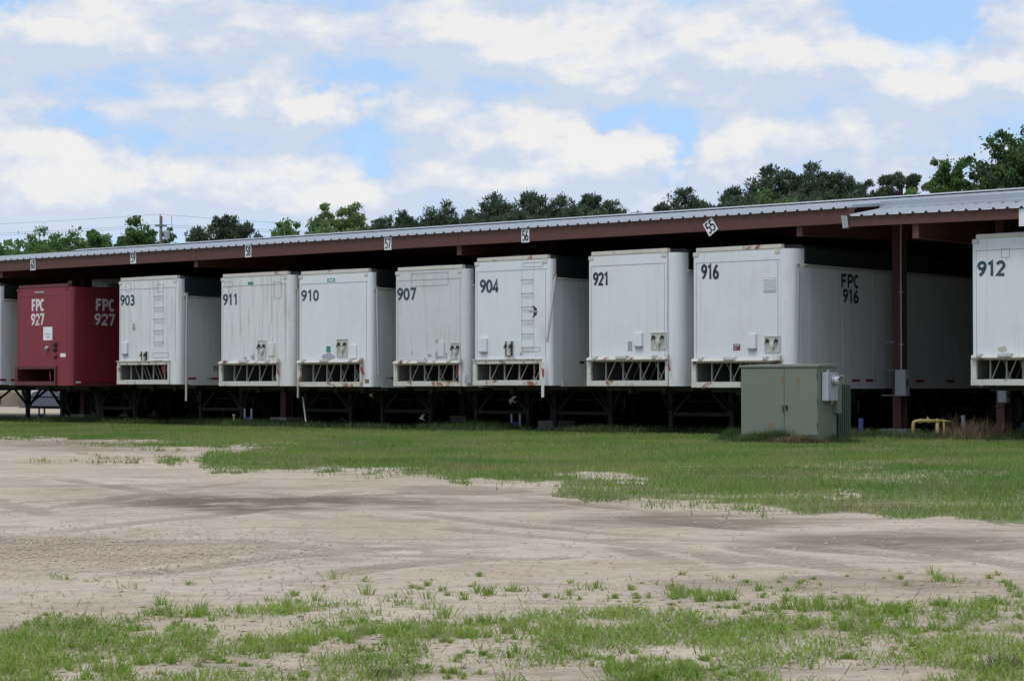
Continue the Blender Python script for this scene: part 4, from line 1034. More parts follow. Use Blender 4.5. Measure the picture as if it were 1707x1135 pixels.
elec_box(893, 917, 646.5, 655.5, 3.0, .1, 'wide grey box under the right corner of trailer 904', False); elec_box(922, 931, 646, 656, 3.0, .1, 'narrow grey box on the column beside trailer 904', False)
x = row_x(1502.5, 3.1); mb = MB(); mb.tube([(x, 3.1, zat(616, x, 3.1)), (x, 3.1, roof_z(x, 3.1) - .35), (x, 3.3, roof_z(x, 3.3) - .12)], .022, 8)
for z in (1.9, 3.0): mb.box(x - .05, x + .05, 3.09, 3.13, z, z + .03)
tag(mb.build('conduit', steel, None, loc=row(0, 0), rotz=ANG), 'thin grey conduit rising from the large switch box to the roof', 'conduit')
mb = MB()
for py in (601 - 31, 617, 659): 
    x0, x1 = row_x(1470, 3.2), row_x(1491, 3.2); z = zat(py, x1, 3.2); mb.tube([(x0, 3.2, z), (x1, 3.2, z)], .02, 6)
tag(mb.build('pipe_bracket', steel, None, loc=row(0, 0), rotz=ANG), 'short grey pipes stubbing out left of the large switch box', 'pipe')

# ------------------------------------------------------------------ green pad mounted cabinet
CT = -3.35
xr_ = row_x(1364, CT); xl_ = row_x(1235, CT); cw = xr_ - xl_
ctop = zat(607.5, xr_, CT)
cab = thing('utility_cabinet', 'olive green two door utility cabinet standing in the grass before trailer 916', 'utility cabinet', row(xl_, CT), ANG)
dp = .62
mb = MB(); mb.box(0, cw, 0, dp, .06, ctop - .05); mb.build('body', cab_g, cab, bevel=.012)
mb = MB(); mb.box(.01, cw - .01, .01, dp - .01, -.2, .058); mb.build('base_plinth', conc, cab, bevel=.01)
mb = MB(); mb.add([(-.02, -.04, ctop - .048), (cw + .02, -.04, ctop - .048), (cw + .02, dp + .02, ctop - .048), (-.02, dp + .02, ctop - .048), (-.02, -.04, ctop - .006), (cw + .02, -.04, ctop - .006), (cw + .02, dp + .02, ctop + .02), (-.02, dp + .02, ctop + .02)],
                  [(3, 2, 1, 0), (4, 5, 6, 7), (0, 1, 5, 4), (1, 2, 6, 5), (2, 3, 7, 6), (3, 0, 4, 7)]); mb.build('lid', cab_g, cab, bevel=.006)
xs = row_x(1308, CT) - xl_
for a, b in ((.02, xs - .004), (xs + .004, cw - .012)):
    mb = MB(); mb.box(a, b, -.022, -.001, .16, ctop - .06); d = mb.build('door', cab_g, cab, bevel=.005)
    if a > .1:
        mb = MB(); mb.box(xs + .05, xs + .075, -.05, -.023, .62, .70); mb.box(xs + .02, xs + .09, -.06, -.045, .67, .69); mb.tube([(xs - .02, -.05, .70), (xs + .0, -.06, .60), (xs + .02, -.05, .56)], .012, 6); mb.build('handle', dark_hole, d)
        mb = MB()
        for z in (.3, .72, ctop - .25): mb.tube([(cw - .004, -.03, z), (cw - .004, -.03, z + .09)], .012, 6)
        mb.build('hinge', cab_d, d)
mb = MB()
for (px0, px1, py0, py1) in ((1302, 1310, 628, 640), (1328, 1335, 629, 640), (1280, 1292, 705, 712), (1330.5, 1333, 646, 652)):
    a, b = row_x(px0, CT) - xl_, row_x(px1, CT) - xl_; c, e = zat(py1, xr_, CT), zat(py0, xr_, CT); rg = random.Random(px0); k = 12
    mb.add([((a + b) / 2 + (b - a) / 2 * math.cos(2 * math.pi * i / k) * rg.uniform(.5, 1.1), -.0235, (c + e) / 2 + (e - c) / 2 * math.sin(2 * math.pi * i / k) * rg.uniform(.5, 1.2)) for i in range(k)], [tuple(range(k))])
mb.build('rust_patch', orange_rust, cab)
# the tank with its cooling fins behind
mb = MB(); mb.box(cw * .06, cw * .49, dp + .001, dp + .55, .1, ctop - .16); mb.build('tank', cab_d, cab)
for i in range(6):
    y = dp + .12 + i * .075; mb = MB(); xf = row_x(1398 + i * 3.6, CT + y) - xl_; mb.box(cw * .5, xf - .021, y, y + .028, .1, ctop - .36); mb.box(xf - .02, xf, y - .012, y + .04, .1, ctop - .36); mb.build('cooling_fin', cab_d, cab)
mb = MB(); mb.box(cw + .003, cw + .10, dp - .14, dp + .02, .55, ctop - .26); mb.build('junction_box', cab_g, cab, bevel=.006)
mb = MB(); mb.tube([(cw - .12, dp + .12, ctop - .36), (cw - .12, dp + .12, ctop - .21), (cw - .02, dp + .26, ctop - .21), (cw - .02, dp + .26, ctop - .34)], .03, 8); mb.build('bushing_pipe', cab_g, cab)
# meter on its side
mz0, mz1 = zat(668, xr_, CT), zat(620.5, xr_, CT)
mt = thing('electric_meter', 'grey electric meter box with round glass dial on the side of the green cabinet', 'meter', row(xr_ + .013, CT + .10, mz0), ANG)
mh = mz1 - mz0
mb = MB(); mb.box(.0, .13, .0, .34, 0, mh); mb.build('meter_box', box_grey, mt, bevel=.008)
mb = MB(); mb.lathe([(.10, .131), (.105, .16), (.092, .18)], (0, .19, mh * .72), 'x', 20); mb.build('collar', steel, mt)
mb = MB(); mb.lathe([(.08, .18), (.075, .225), (.05, .245), (0, .25)], (0, .19, mh * .72), 'x', 20); g_ = mb.build('dial_glass', glass_m, mt, smooth=True)
mb = MB(); mb.box(.252, .256, .16, .22, mh * .72 - .0, mh * .72 + .035); mb.build('dial_face', dark_hole, mt)
mb = MB(); mb.tube([(.065, .10, mh), (.065, .10, mh + .05)], .03, 8); mb.build('hub', steel, mt)
mb = MB(); mb.tube([(.085, .20, -.005), (.085, .20, -.055)], .02, 8); mb.build('ground_clamp', brass, mt)

# ------------------------------------------------------------------ yard fittings
Yg = 41.6
def gx(px): return (px - CX) / FPX * Yg
mb = MB()
za, zb = zpy(702, Yg), zpy(702, Yg)
mb.tube([(gx(1522), Yg, -.1), (gx(1522), Yg, za - .06), (gx(1523), Yg, za - .02), (gx(1526), Yg, za), (gx(1540), Yg, za + .01), (gx(1550), Yg, za + .005), (gx(1568), Yg, za + .01)], .036, 10)
mb.tube([(gx(1568), Yg, za + .01), (gx(1585), Yg, za - .005)], [.03, .014], 8); mb.tube([(gx(1562), Yg, za), (gx(1562.5), Yg, -.1)], .038, 10); mb.tube([(gx(1573), Yg, za), (gx(1573.5), Yg, -.1)], .020, 8)
for p in (1534, 1548, 1562): mb.lathe([(.044, -.03), (.050, 0), (.044, .03)], (gx(p), Yg, za + .005), 'x', 10)
mb.tube([(gx(1546), Yg, za), (gx(1546), Yg, za + .09)], [.03, .012], 6)
tag(mb.build('gas_pipe', yellow_p, None, smooth=True), 'yellow gas pipe looping out of the grass right of the green cabinet', 'pipe')
def post(px, pytop, Y, r, mat, name, label, cat='post', group=None, cap=None, lean=0.):
    x = (px - CX) / FPX * Y; z = zpy(pytop, Y); mb = MB()
    mb.tube([(x, Y, -.1), (x + lean, Y, z)], r, 8)
    if cap: mb.cur = 1; mb.tube([(x + lean, Y, z), (x + lean, Y, z + cap)], r * 1.5, 8)
    return tag(mb.build(name, [mat, cap and yellow_p or mat], None), label, cat, group)
post(1607, 692, 42.0, .045, steel, 'marker_post', 'pale grey post in the dry weeds under trailer 912', lean=-.02)
post(1435, 697, 42.5, .05, blue_p, 'marker_post', 'blue post in the shade right of the green cabinet', group='short posts along the shed front')
post(829, 707, 49.0, .03, yellow_p, 'valve_marker', 'small yellow marker in the grass under trailer 904', cap=.04, group='short posts along the shed front')
post(390.5, 693, 54.5, .03, yellow_p, 'valve_marker', 'small yellow marker in the grass under trailer 911', cap=.04, group='short posts along the shed front')
def riser(px, pytop, Y, label):
    x = (px - CX) / FPX * Y; z = zpy(pytop, Y)
    r = thing('water_riser', label, 'water riser', (x, Y, 0), ANG, 'blue water risers along the shed')
    for s in (-.13, .13):
        mb = MB(); mb.tube([(s, 0, -.1), (s, 0, z)], .028, 8); mb.build('pipe', steel, r)
    mb = MB(); mb.box(-.10, .10, -.04, .04, .08, z * .5); mb.tube([(-.13, 0, z * .42), (.13, 0, z * .42)], .04, 8); mb.build('valve_body', blue_p, r)
riser(860, 690, 49.5, 'pair of thin pipes with a blue valve under trailer 904'); riser(414, 681, 55.5, 'pair of thin pipes with a blue valve under trailer 911'); riser(70, 679, 63.0, 'pair of thin pipes with a blue valve under the dark red trailer')
mb = MB(); Y = 52.0; mb.tube([((505 - CX) / FPX * Y, Y, zpy(662, Y)), ((512 - CX) / FPX * Y, Y - .3, zpy(702, Y))], .018, 6)
tag(mb.build('leaning_rod', pole_m, None), 'thin pale rod leaning in the shade under trailer 910', 'rod')
mb = MB(); Y = 58.5; mb.bar(((156 - CX) / FPX * Y, Y + .6, zpy(650, Y)), ((175 - CX) / FPX * Y, Y - .4, .0), .14, .14)
tag(mb.build('prop_beam', leg_m, None), 'dark slanting prop beside the column under the dark red trailer', 'prop')
mb = MB(); a = row(row_x(906, -.12), -.12); 
zt, zb, zz = zpy(597, a.y), zpy(662, a.y), zpy(625, a.y)
mb.add([(-.022, 0, zt), (.03, 0, zt), (.04, -.02, (zt + zz) / 2 + .1), (-.03, -.02, (zt + zz) / 2 + .1), (.045, -.03, zz), (-.04, -.03, zz), (.03, -.02, zb), (-.045, -.02, zb)], [(0, 1, 2, 3), (3, 2, 4, 5), (5, 4, 6, 7)])
mb.cur = 1; mb.add([(-.03, -.035, zz + .16), (.055, -.035, zz + .12), (.05, -.04, zz - .06), (-.01, -.04, zz - .02)], [(0, 1, 2, 3)])
tag(mb.build('hanging_strap', [white_cloth, red_cloth], None, loc=(a.x, a.y, 0), rotz=ANG), 'white strap with a red tag hanging at the right of the opening of trailer 904', 'strap')

# ------------------------------------------------------------------ barn swallows
def bird(px, py, Y, heading, bank, flap, mats, label, sc=1., sweep=.45, pitch=0.):
    mb = MB(); mb.cur = 1
    prof = [(.0, -.095), (.012, -.085), (.022, -.05), (.027, -.01), (.025, .03), (.018, .05), (.020, .066), (.017, .082), (.006, .094), (.002, .104)]
    n = 10; o = len(mb.v)
    for r_, y in prof:
        for j in range(n):
            q = 2 * math.pi * j / n; mb.v.append((y, r_ * math.cos(q), r_ * .9 * math.sin(q)))
    for i in range(len(prof) - 1):
        for j in range(n):
            p, q = o + i * n + j, o + i * n + (j + 1) % n; mb.f.append((p, q, q + n, p + n)); mb.m.append(1)
    mb.cur = 0
    for s in (-1, 1):                                   # swept wings of two sections with a real thickness
        st = [(.012, .045, -.040), (.075, .050, -.035), (.120, .010, -.052), (.165, -.062, -.085)]
        top, bot = [], []
        for d, le, te in st:
            z = flap * d * (1.0 if d < .08 else .8) + .008; th = .004 * (1 - d / .2)
            yy = s * d; top += [(le, yy, z + th), (te, yy, z + th * .6)]; bot += [(le, yy, z - th * .4), (te, yy, z - th * .6)]
        vs = top + bot; f = []
        for i in range(3):
            a = 2 * i; f += [(a, a + 1, a + 3, a + 2), (a + 8, a + 10, a + 11, a + 9), (a, a + 2, a + 10, a + 8), (a + 1, a + 9, a + 11, a + 3)]
        mb.add(vs, f + [(6, 7, 15, 14)])
        mb.add([(-.08, s * .002, .003), (-.08, s * .014, .003), (-.15, s * .030, .003), (-.135, s * .004, .003), (-.08, s * .002, -.002), (-.08, s * .014, -.002), (-.15, s * .030, -.002), (-.135, s * .004, -.002)], [(0, 1, 2, 3), (7, 6, 5, 4), (0, 4, 5, 1), (1, 5, 6, 2), (2, 6, 7, 3), (3, 7, 4, 0)])
    o_ = mb.build('flying_swallow', mats, None, loc=((px - CX) / FPX * Y, Y, zpy(py, Y)))
    o_.rotation_euler = (bank, pitch, heading); o_.scale = (sc,) * 3
    return tag(o_, label, 'bird', 'swallows flying at the trailers')
bird(892, 519.5, 46.2, R(-8), R(82), -.05, [bird_d, bird_l], 'brown swallow with spread wings in front of trailer 904', .85)
bird(853, 667.5, 47.6, R(200), R(55), .5, [bird_l, bird_l], 'pale swallow in the shade below the opening of trailer 904', .75, pitch=R(-25))
bird(703, 698, 50, R(160), R(40), .7, [bird_l, bird_l], 'pale swallow low over the grass under trailer 907', .72, pitch=R(-20))
bird(618, 659.5, 51, R(170), R(35), .6, [bird_l, bird_l], 'pale swallow just below the right corner of trailer 910', .6, pitch=R(-30))
bird(571, 697, 52, R(90), R(10), -.8, [bird_l, bird_d], 'dim swallow flying head on in the dark under trailer 910', .85)
bird(636, 698, 52, R(90), R(5), -.6, [bird_l, bird_d], 'dim small swallow low between trailers 910 and 907', .55)

# ------------------------------------------------------------------ weeds and dead grass clumps
def clump(px, Y, rx, ry, n, h, mat, name, label, cat, seed, lean=.6, w=.012, group=None):
    rng = np.random.default_rng(seed); cx = (px - CX) / FPX * Y
    a = rng.normal(0, .5, n); b = rng.normal(0, .5, n); X = cx + a * rx; Yv = Y + b * ry
    k = np.exp(-(a * a + b * b)); hh = h * rng.uniform(.35, 1., n) * (.35 + .65 * k)
    o = blades(name, X, Yv, hh, np.full(n, w) * rng.uniform(.6, 1.3, n), rng.uniform(.05, lean, n), mat, seed, two=True); return tag(o, label, cat, group)
clump(1640, 41.0, .75, .35, 900, .55, grass_dry, 'dead_weed', 'brown dead weeds round the pale post under trailer 912', 'weeds', 1, .8, .010)
clump(1592, 42.0, .5, .3, 240, .62, grass_dry, 'dead_weed', 'thin brown weed stalks right of the yellow gas pipe', 'weeds', 2, .7, .008)
clump(1700, 40.5, .4, .3, 260, .42, grass_t, 'arching_weed', 'arching green weed at the right edge below trailer 912', 'weeds', 3, 1.6, .012)
clump(1252, 39.0, .45, .2, 1500, .20, grass_dry, 'mown_hay', 'heap of dead mown grass at the left foot of the green cabinet', 'hay', 4, 1.8, .012, 'heaps of dead grass at the green cabinet')
clump(1335, 38.0, .5, .2, 1500, .26, grass_dry, 'mown_hay', 'heap of dead mown grass at the right foot of the green cabinet', 'hay', 5, 1.8, .012, 'heaps of dead grass at the green cabinet')
clump(1222, 39.7, .3, .3, 700, .36, grass_t, 'grass_tussock', 'dark grass tussock left of the green cabinet', 'grass clump', 6, .8, .014)
clump(1385, 38.3, .6, .3, 900, .26, grass_t, 'grass_tussock', 'dark grass tussock at the right of the green cabinet', 'grass clump', 7, .8, .014)
clump(1300, 38.4, .9, .22, 2600, .36, grass_t, 'grass_tussock', 'grass growing up the doors of the green cabinet', 'grass clump', 8, .8, .012)
clump(800, 48.6, 1.0, .5, 1500, .34, grass_t, 'grass_tussock', 'tall dark grass clump in front of the gap left of the marker under trailer 904', 'grass clump', 9, .8, .016)
clump(430, 54.2, 1.0, .5, 1400, .30, grass_t, 'grass_tussock', 'tall dark grass clump round the blue valve under trailer 911', 'grass clump', 10, .8, .016)
clump(1400, 9.55, .10, .06, 3, .30, grass_dry, 'grass_stalk', 'long thin seed stalk standing in the sand right of centre', 'grass stalk', 16, .35, .003)
clump(668, 7.9, .03, .03, 4, .14, grass_dry, 'grass_stalk', 'thin upright stalk in the foreground turf left of centre', 'grass stalk', 12, .3, .003)
clump(1670, 7.75, .10, .08, 160, .11, grass_dry, 'dry_tuft', 'brownish dry tuft in the bottom right corner', 'grass clump', 13, .8, .004)
clump(640, 7.65, .08, .06, 120, .07, grass_dry, 'dry_tuft', 'brown tuft at the bottom edge left of centre', 'grass clump', 14, .9, .004)

# ------------------------------------------------------------------ beyond the shed
bl = thing('white_building', 'white ribbed metal building seen through the gap under the dark red trailer', 'building', gp(150, 118), 0)
mb = MB(); n = 60; bw = 2.6
vs = []
for i in range(n + 1):
    xx = -bw / 2 + bw * 1.9 * i / n; vs.append((xx, .03 * (i % 2), .2)); vs.append((xx, .03 * (i % 2), 3.1))
mb.add(vs, [(2 * i, 2 * i + 2, 2 * i + 3, 2 * i + 1) for i in range(n)]); mb.box(-bw / 2, bw * 1.4, .08, 6, .2, 3.1); mb.build('wall', bldg_w, bl)
mb = MB(); mb.box(-bw / 2 - .1, bw * 1.4 + .1, -.1, 6.1, 3.102, 3.25); mb.build('roof', roof_m, bl)
mb = MB(); mb.box(-bw / 2 - .02, bw * 1.4 + .02, .0, 6, -.3, .199); mb.build('plinth', conc, bl)
tk = thing('storage_tank', 'small white tank beyond the dark pile under the dark red trailer', 'tank', gp(62, 112), 0)
mb = MB(); mb.lathe([(.0, 1.5), (.3, 1.45), (.45, 1.3), (.47, .3), (.47, 0), (0, 0)], (0, 0, 0), 'z', 20); mb.build('shell', bldg_w, tk, smooth=True)
mb = MB(); mb.tube([(.2, -.1, 1.40), (.2, -.1, 1.75)], .06, 8); mb.build('pipe', steel, tk)
def heap(x0px, x1px, Y, h0, h1, depth, mat, name, label, cat, seed):
    a, b = (x0px - CX) / FPX * Y, (x1px - CX) / FPX * Y; mb = MB(); rg = random.Random(seed); n = 14; m_ = 7; vs = []
    for i in range(n + 1):
        for j in range(m_ + 1):
            u, v = i / n, j / m_; hh = (h0 + (h1 - h0) * u) * math.sin(math.pi * v) ** .7 * min(1, 6 * u, 6 * (1 - u)) * rg.uniform(.85, 1.1)
            vs.append((a + (b - a) * u, Y + depth * v, hh - .03))
    mb.add(vs, [(i * (m_ + 1) + j, (i + 1) * (m_ + 1) + j, (i + 1) * (m_ + 1) + j + 1, i * (m_ + 1) + j + 1) for i in range(n) for j in range(m_)])
    return tag(mb.build(name, mat, None, smooth=True), label, cat)
heap(28, 135, 100, .95, .55, 3.5, pile_m, 'covered_pile', 'long dark covered pile beside the road behind the dark red trailer', 'pile', 3)
heap(158, 215, 104, .55, .7, 3, mound_m, 'earth_mound', 'brown earth mound at the right of the gap under the dark red trailer', 'mound', 4)
heap(-60, 30, 106, .5, .9, 3, mound_m, 'earth_mound', 'brown earth mound under the half hidden white trailer', 'mound', 5)
po = thing('utility_pole', 'grey wooden utility pole with crossarm and transformer above the shed roof', 'utility pole', gp(267.5, 150), R(8))
PY = 150.0; ptop = zpy(360, PY)
mb = MB(); mb.tube([(0, 0, -.5), (0, 0, ptop)], [.15, .11], 12); mb.build('pole', wood_g, po)
mb = MB(); mb.box(-.42, .42, -.16, -.07, zpy(377.5, PY), zpy(374.5, PY)); mb.build('crossarm', wood_g, po)
mb = MB(); mb.tube([(-.06, 0, ptop - .1), (-.06, 0, zpy(356.5, PY))], .035, 8); mb.build('pole_pin', steel, po)
mb = MB(); zc = zpy(391, PY); mb.lathe([(0, zc - .3), (.2, zc - .3), (.21, zc + .22), (.16, zc + .3), (0, zc + .32)], (.42, -.05, 0), 'z', 16); mb.build('transformer_can', box_grey, po)
mb = MB(); mb.tube([(.75, 0, zpy(360, PY)), (.78, 0, zpy(385, PY)), (.85, 0, zpy(397, PY))], .02, 5); mb.box(.72, .9, -.05, .05, zpy(396, PY), zpy(388, PY)); mb.build('drop_line', wire_m, po)
for yl, yc, yr, lab in ((365.5, 357, 372, 'topmost thin power line crossing the sky at the pole'), (381, 374, 380, 'middle thin power line on the crossarm of the pole'), (384, 377.5, 384, 'lowest thin power line on the crossarm of the pole')):
    mb = MB(); P0, P1, P2 = gp(-900, 150), gp(266, 150), gp(1100, 158); pts = []
    za, zb_, zc = zpy(yl + (yl - yc) * 2.6, 150), zpy(yc, 150), zpy(yr + (yr - yc) * 1.2, 158)
    for i in range(13):
        u = i / 12; p = P0.lerp(P1, u); p.z = za + (zb_ - za) * u - .55 * 4 * u * (1 - u); pts.append(p)
    for i in range(1, 13):
        u = i / 12; p = P1.lerp(P2, u); p.z = zb_ + (zc - zb_) * u - .4 * 4 * u * (1 - u); pts.append(p)
    mb.tube(pts, .009, 5); tag(mb.build('power_line', wire_m, None), lab, 'power line', 'power lines at the utility pole')

# ------------------------------------------------------------------ trees
def cards(C, Rr, n, size, aspect, rng, radial=False, flat=.8):
    """n leaf cards round each clump centre: returns (N,4,3)"""
    k = len(C); d = rng.normal(size=(k, n, 3)); d /= np.linalg.norm(d, axis=2, keepdims=True)
    rad = Rr[:, None, None] * np.abs(rng.normal(.72, .30, (k, n, 1)))
    off = d * rad; off[..., 2] *= flat
    P_ = C[:, None, :] + off
    if radial: u = d + rng.normal(size=d.shape) * .35 + np.array([0, 0, .35])
    else: u = rng.normal(size=d.shape)
    u /= np.linalg.norm(u, axis=2, keepdims=True)
    w = np.cross(u, d + rng.normal(size=d.shape) * .6); w /= np.maximum(np.linalg.norm(w, axis=2, keepdims=True), 1e-6)
    s = size * rng.uniform(.6, 1.3, (k, n, 1)); a, b = u * s / 2, w * s * aspect / 2
    return np.stack([P_ - a, P_ - a * .1 + b, P_ + a, P_ - a * .1 - b], 2).reshape(-1, 4, 3)
def tree(sp, px, pytop, hwpx, Y, label, seed, base=.35, cat='tree', group='trees behind the shed', dens=1., offx=0.):
    rng = np.random.default_rng(seed); rg = random.Random(seed)
    H = zpy(pytop, Y); hw = hwpx * (1.36 if sp == 'pine' else 1.22) * Y / FPX
    base = {'pine': .70, 'openpine': .70}.get(sp, max(base, .42)); zb = H * base
    root = thing('pine_tree' if sp == 'pine' or sp == 'openpine' else 'broadleaf_tree', label, cat, gp(px, Y), rg.uniform(0, 6), group)
    lean = rg.uniform(-.3, .3)
    ch = (H - zb) / 2; zc = zb + ch
    if sp in ('pine', 'openpine'):
        m = int((240 + 40 * hw if sp == 'pine' else 120) * dens); C = []
        if sp == 'pine':
            lobes = [(0., 0., H - hw * .62, hw * .50, hw * .62), (0., 0., H - hw * .95, hw * .66, hw * .8), (0., 0., H - hw * 1.6, hw * .9, hw * .9), (0., 0., H - hw * 1.9, hw * 1., hw * .9)]
            for q in range(8):
                a = rng.uniform(0, 6.28); u = rng.uniform(.35, .80); rr = hw * rng.uniform(.34, .56)
                lobes.append((hw * u * math.cos(a), hw * u * math.sin(a), H - hw * (.55 + 1.55 * u * rng.uniform(.6, 1.15)), rr, rr * rng.uniform(.6, .95)))
        else:
            lobes = [(0., 0., H - hw * .5, hw * .45, hw * .4)]
            for q in range(9):
                a = rng.uniform(0, 6.28); u = rng.uniform(.35, .95); rr = hw * rng.uniform(.22, .38)
                lobes.append((hw * u * math.cos(a), hw * u * math.sin(a), H - hw * rng.uniform(.35, 1.7), rr, rr * .6))
        while len(C) < m:
            lx, ly, lz, lr, lh = lobes[len(C) % len(lobes)]
            d = rng.normal(size=3); d /= np.linalg.norm(d); k_ = rng.uniform(.3, 1.) ** .5
            C.append((lx + d[0] * lr * k_, ly + d[1] * lr * k_, lz + d[2] * lh * k_))
        if sp == 'pine':
            for q in range(70):
                a = rng.uniform(0, 6.28); k_ = hw * rng.uniform(.2, 1.) ** .5; C.append((k_ * math.cos(a), k_ * math.sin(a), rng.uniform(min(zb, H - hw * 1.6), H - hw * 1.1)))
            m += 70
        C = np.array(C); r0 = max(.38, hw * .19) if sp == 'pine' else hw * .17
        Rr = r0 * rng.uniform(.5, 1.35, m)
        V = cards(C, Rr, int((64 if sp == 'pine' else 70) * dens), max(.30, hw * .12), .36, rng, True, .85); lm = leaf_pine
    else:
        m = int(130 * dens); C = []; lob = rng.uniform(.70, 1.12, 7)
        while len(C) < m:
            d = rng.normal(size=3); d /= np.linalg.norm(d); d[2] = abs(d[2]) if rng.random() < .6 else d[2]
            a = math.atan2(d[1], d[0]); k = lob[int((a + math.pi) / 6.2832 * 6.99)]
            r_ = rng.uniform(.12, 1.) ** .5 * k
            C.append((d[0] * hw * r_, d[1] * hw * r_, zc + d[2] * (ch - .3) * min(1., r_ * (1. if d[2] < .5 else 1.02))))
        C = np.array(C); C[:, 2] = np.minimum(C[:, 2], H - hw * .16)
        Rr = hw * .20 * rng.uniform(.6, 1.3, m)
        V = cards(C, Rr, int(130 * dens), max(.17, hw * .08), .6, rng, False, .75); lm = {'light': leaf_light, 'mid': leaf_mid, 'dark': leaf_dark}[sp]
    top = V[..., 2].max(); V[..., 2] += (H - top) * np.clip((V[..., 2] - zb) / (top - zb), 0, 1)
    poly_mesh('crown', V, lm, root)
    mb = MB(); r0 = max(.12, H * .014)
    mb.tube([(0, 0, -.3), (lean * .3, 0, zb), (lean * .8, 0, zc), (lean, 0, H - max(.5, hw * .6))], [r0 * 1.2, r0, r0 * .5, r0 * .1], 9)
    for i in range(0, m, max(1, m // 16)):
        c = Vector(C[i]); s = Vector((lean * .5, 0, max(zb * .9, c.z - (c.xy.length * .9) - .4)))
        mb.tube([s, s.lerp(c, .55) + Vector((0, 0, -.1)), c], [r0 * .38, r0 * .24, r0 * .08], 6)
    mb.build('trunk', bark_m, root)
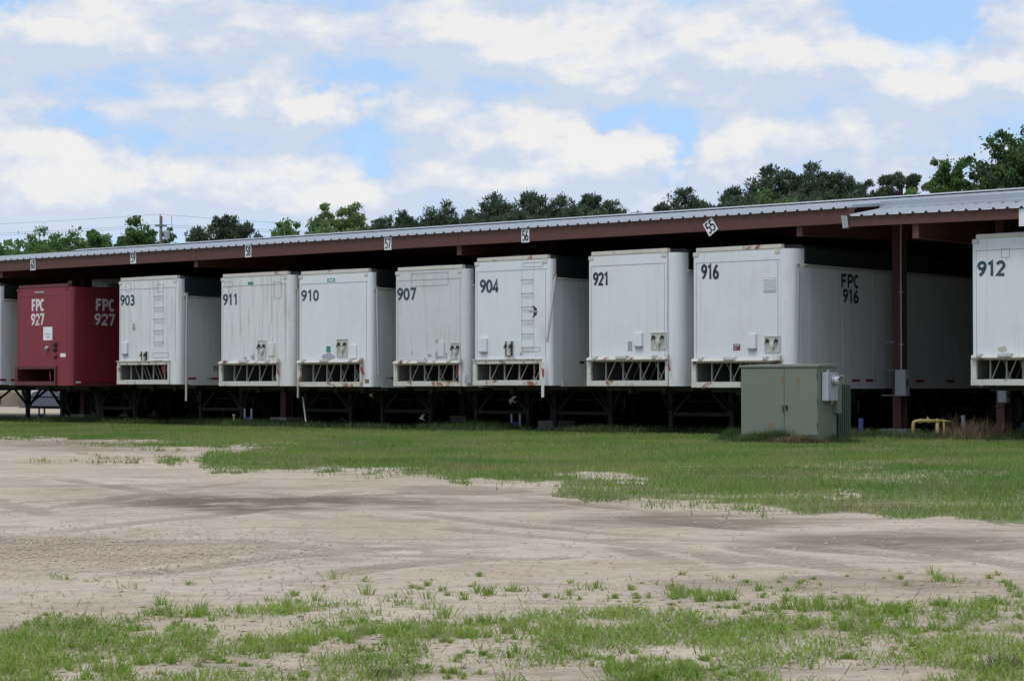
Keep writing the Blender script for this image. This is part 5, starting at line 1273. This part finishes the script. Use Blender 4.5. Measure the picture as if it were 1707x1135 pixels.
TREES = [
 ('mid', -25, 392, 60, 120, 'leafy tree at the left edge behind sign 60', .12), ('mid', 40, 398, 48, 118, 'low bushy tree left of the rounded crown near sign 60', .1),
 ('mid', 92, 371, 44, 124, 'rounded green tree, tallest behind sign 60', .15), ('light', 62, 405, 40, 112, 'pale bushy growth just above the roof over sign 60', .1),
 ('mid', 137, 397, 30, 118, 'small bushy tree right of the tallest one behind sign 60', .1), ('mid', 170, 384, 32, 120, 'small round headed tree between signs 60 and 59', .2), ('mid', 150, 381, 16, 122, 'thin tree just left of the round headed one near sign 59', .3),
 ('mid', 228, 358, 36, 122, 'upright leafy tree left of the utility pole', .2), ('dark', 205, 398, 22, 116, 'low leafy tree just above the roof over sign 59', .2), ('mid', 275, 376, 17, 156, 'slight tree half hidden by the utility pole', .3), ('light', 298, 403, 9, 118, 'tiny tree top peeping over the roof right of the pole', .2),
 ('openpine', 352, 363, 46, 165, 'open pine with visible branches, left one of the pair by sign 58', .62), ('openpine', 402, 356, 34, 165, 'open pine with a narrow top, right one of the pair by sign 58', .62),
 ('light', 480, 361, 34, 126, 'pale green tree over sign 58, left of the taller pale tree', .25), ('light', 540, 337, 30, 128, 'tall pale green tree, left top of the double crown left of sign 57', .35), ('light', 588, 335, 36, 130, 'tall pale green tree, right top of the double crown left of sign 57', .3), ('light', 560, 372, 62, 122, 'pale broad tree below the double crown left of sign 57', .2),
 ('pine', 640, 355, 26, 205, 'dark pine right behind the pale double crown', .5), ('pine', 676, 347, 22, 200, 'small dark pine above sign 57', .5), ('pine', 735, 329, 38, 200, 'pointed dark pine standing alone right of sign 57', .5), ('pine', 707, 362, 16, 205, 'low dark pine left of the pointed lone pine', .5),
 ('pine', 790, 345, 34, 204, 'dark pine at the left end of the long pine clump', .5), ('pine', 829, 314, 38, 200, 'tall pointed pine in the left half of the long clump', .5), ('pine', 888, 312, 44, 203, 'broad flat topped pine in the middle of the long clump', .5), ('pine', 936, 318, 32, 200, 'pine right of the flat topped one in the long clump', .5), ('pine', 985, 318, 26, 206, 'small round topped pine in the long clump left of the gap', .5), ('pine', 1022, 329, 28, 203, 'pine at the right end of the long clump', .5), ('pine', 958, 335, 40, 198, 'low dark pine filling the middle of the long clump', .45),
 ('pine', 1062, 349, 16, 215, 'low distant pine in the gap right of the long clump', .4), ('pine', 1088, 350, 14, 218, 'lowest distant pine just left of the pine over sign 55', .4), ('pine', 1140, 309, 34, 200, 'lone round pine left above sign 55', .5), ('pine', 1107, 332, 22, 202, 'left shoulder pine beside the lone round pine', .5), ('pine', 1178, 330, 20, 202, 'right shoulder pine beside the lone round pine', .5),
 ('pine', 1222, 305, 26, 190, 'pine at the left end of the high clump right of sign 55', .5), ('pine', 1283, 269, 52, 190, 'broad high pine with two humps right of sign 55', .5), ('pine', 1318, 279, 26, 192, 'right hump pine of the broad high pair', .5), ('pine', 1357, 266, 36, 190, 'tallest narrow topped pine in the right clump', .5), ('pine', 1402, 279, 34, 190, 'sloping pine right of the tallest one', .5), ('pine', 1444, 297, 36, 188, 'lower pine at the right end of the high clump', .5), ('pine', 1340, 315, 60, 186, 'dense low pine in front of the high clump', .4), ('mid', 1290, 312, 48, 130, 'green broadleaf tree in front of the high pines', .3),
 ('openpine', 1500, 282, 26, 185, 'slender see through pine between the pine clump and the big leafy tree', .66), ('pine', 1476, 305, 14, 188, 'small pine beside the slender see through pine', .5), ('light', 1512, 310, 34, 120, 'low pale green tree below the slender pine', .3),
 ('pine', 770, 352, 30, 196, 'low dark pine closing the dip left of the long clump', .5), ('pine', 862, 336, 48, 196, 'low broad pine in front of the flat topped one', .5), ('pine', 1000, 344, 42, 196, 'low broad pine in front of the round topped one', .5), ('pine', 1240, 322, 42, 186, 'low pine at the left foot of the high clump', .5), ('pine', 1425, 314, 50, 185, 'low broad pine at the right foot of the high clump', .5),
 ('mid', 1578, 257, 40, 104, 'light branchy tree at the left of the big trees on the right', .35), ('dark', 1622, 258, 34, 106, 'leafy dark tree between the branchy tree and the biggest crown', .3), ('dark', 1700, 206, 72, 102, 'biggest leafy crown at the right edge', .3), ('mid', 1640, 300, 66, 98, 'bright low tree in front of the biggest crown', .25), ('dark', 1775, 215, 70, 106, 'leafy tree beyond the right edge beside the biggest crown', .3),
]
for i, (sp, px, py, hwp, Y, lab, base) in enumerate(TREES): tree(sp, px, py, hwp, Y, lab, 100 + i, base)
# undergrowth that closes the view below the crowns
rng = np.random.default_rng(77); n = 330
Xc = np.concatenate([rng.uniform(-46, 0, n), rng.uniform(0, 70, n)]); Yc = 225 + rng.uniform(-6, 14, 2 * n)
C = np.stack([Xc, Yc, rng.uniform(.5, 9.5, 2 * n)], -1)
o = poly_mesh('woodland', cards(C, rng.uniform(1.2, 2.2, 2 * n), 60, .7, .6, rng, False, .9), leaf_dark); kind(o, 'stuff'); tag(o, 'dark far off undergrowth behind the pines', 'woodland')
Xc = rng.uniform(-45, -17, 260); C = np.stack([Xc, 132 + rng.uniform(-3, 5, 260), rng.uniform(.1, 1., 260) ** .6 * np.interp(Xc, [-32, -25, -22, -17], [9.9, 9.6, 8.0, 5.])], -1)
o = poly_mesh('hedge', cards(C, rng.uniform(.8, 1.4, 260), 90, .42, .6, rng, False, .9), leaf_mid); kind(o, 'stuff'); tag(o, 'overgrown hedge behind the left end of the shed', 'hedge')
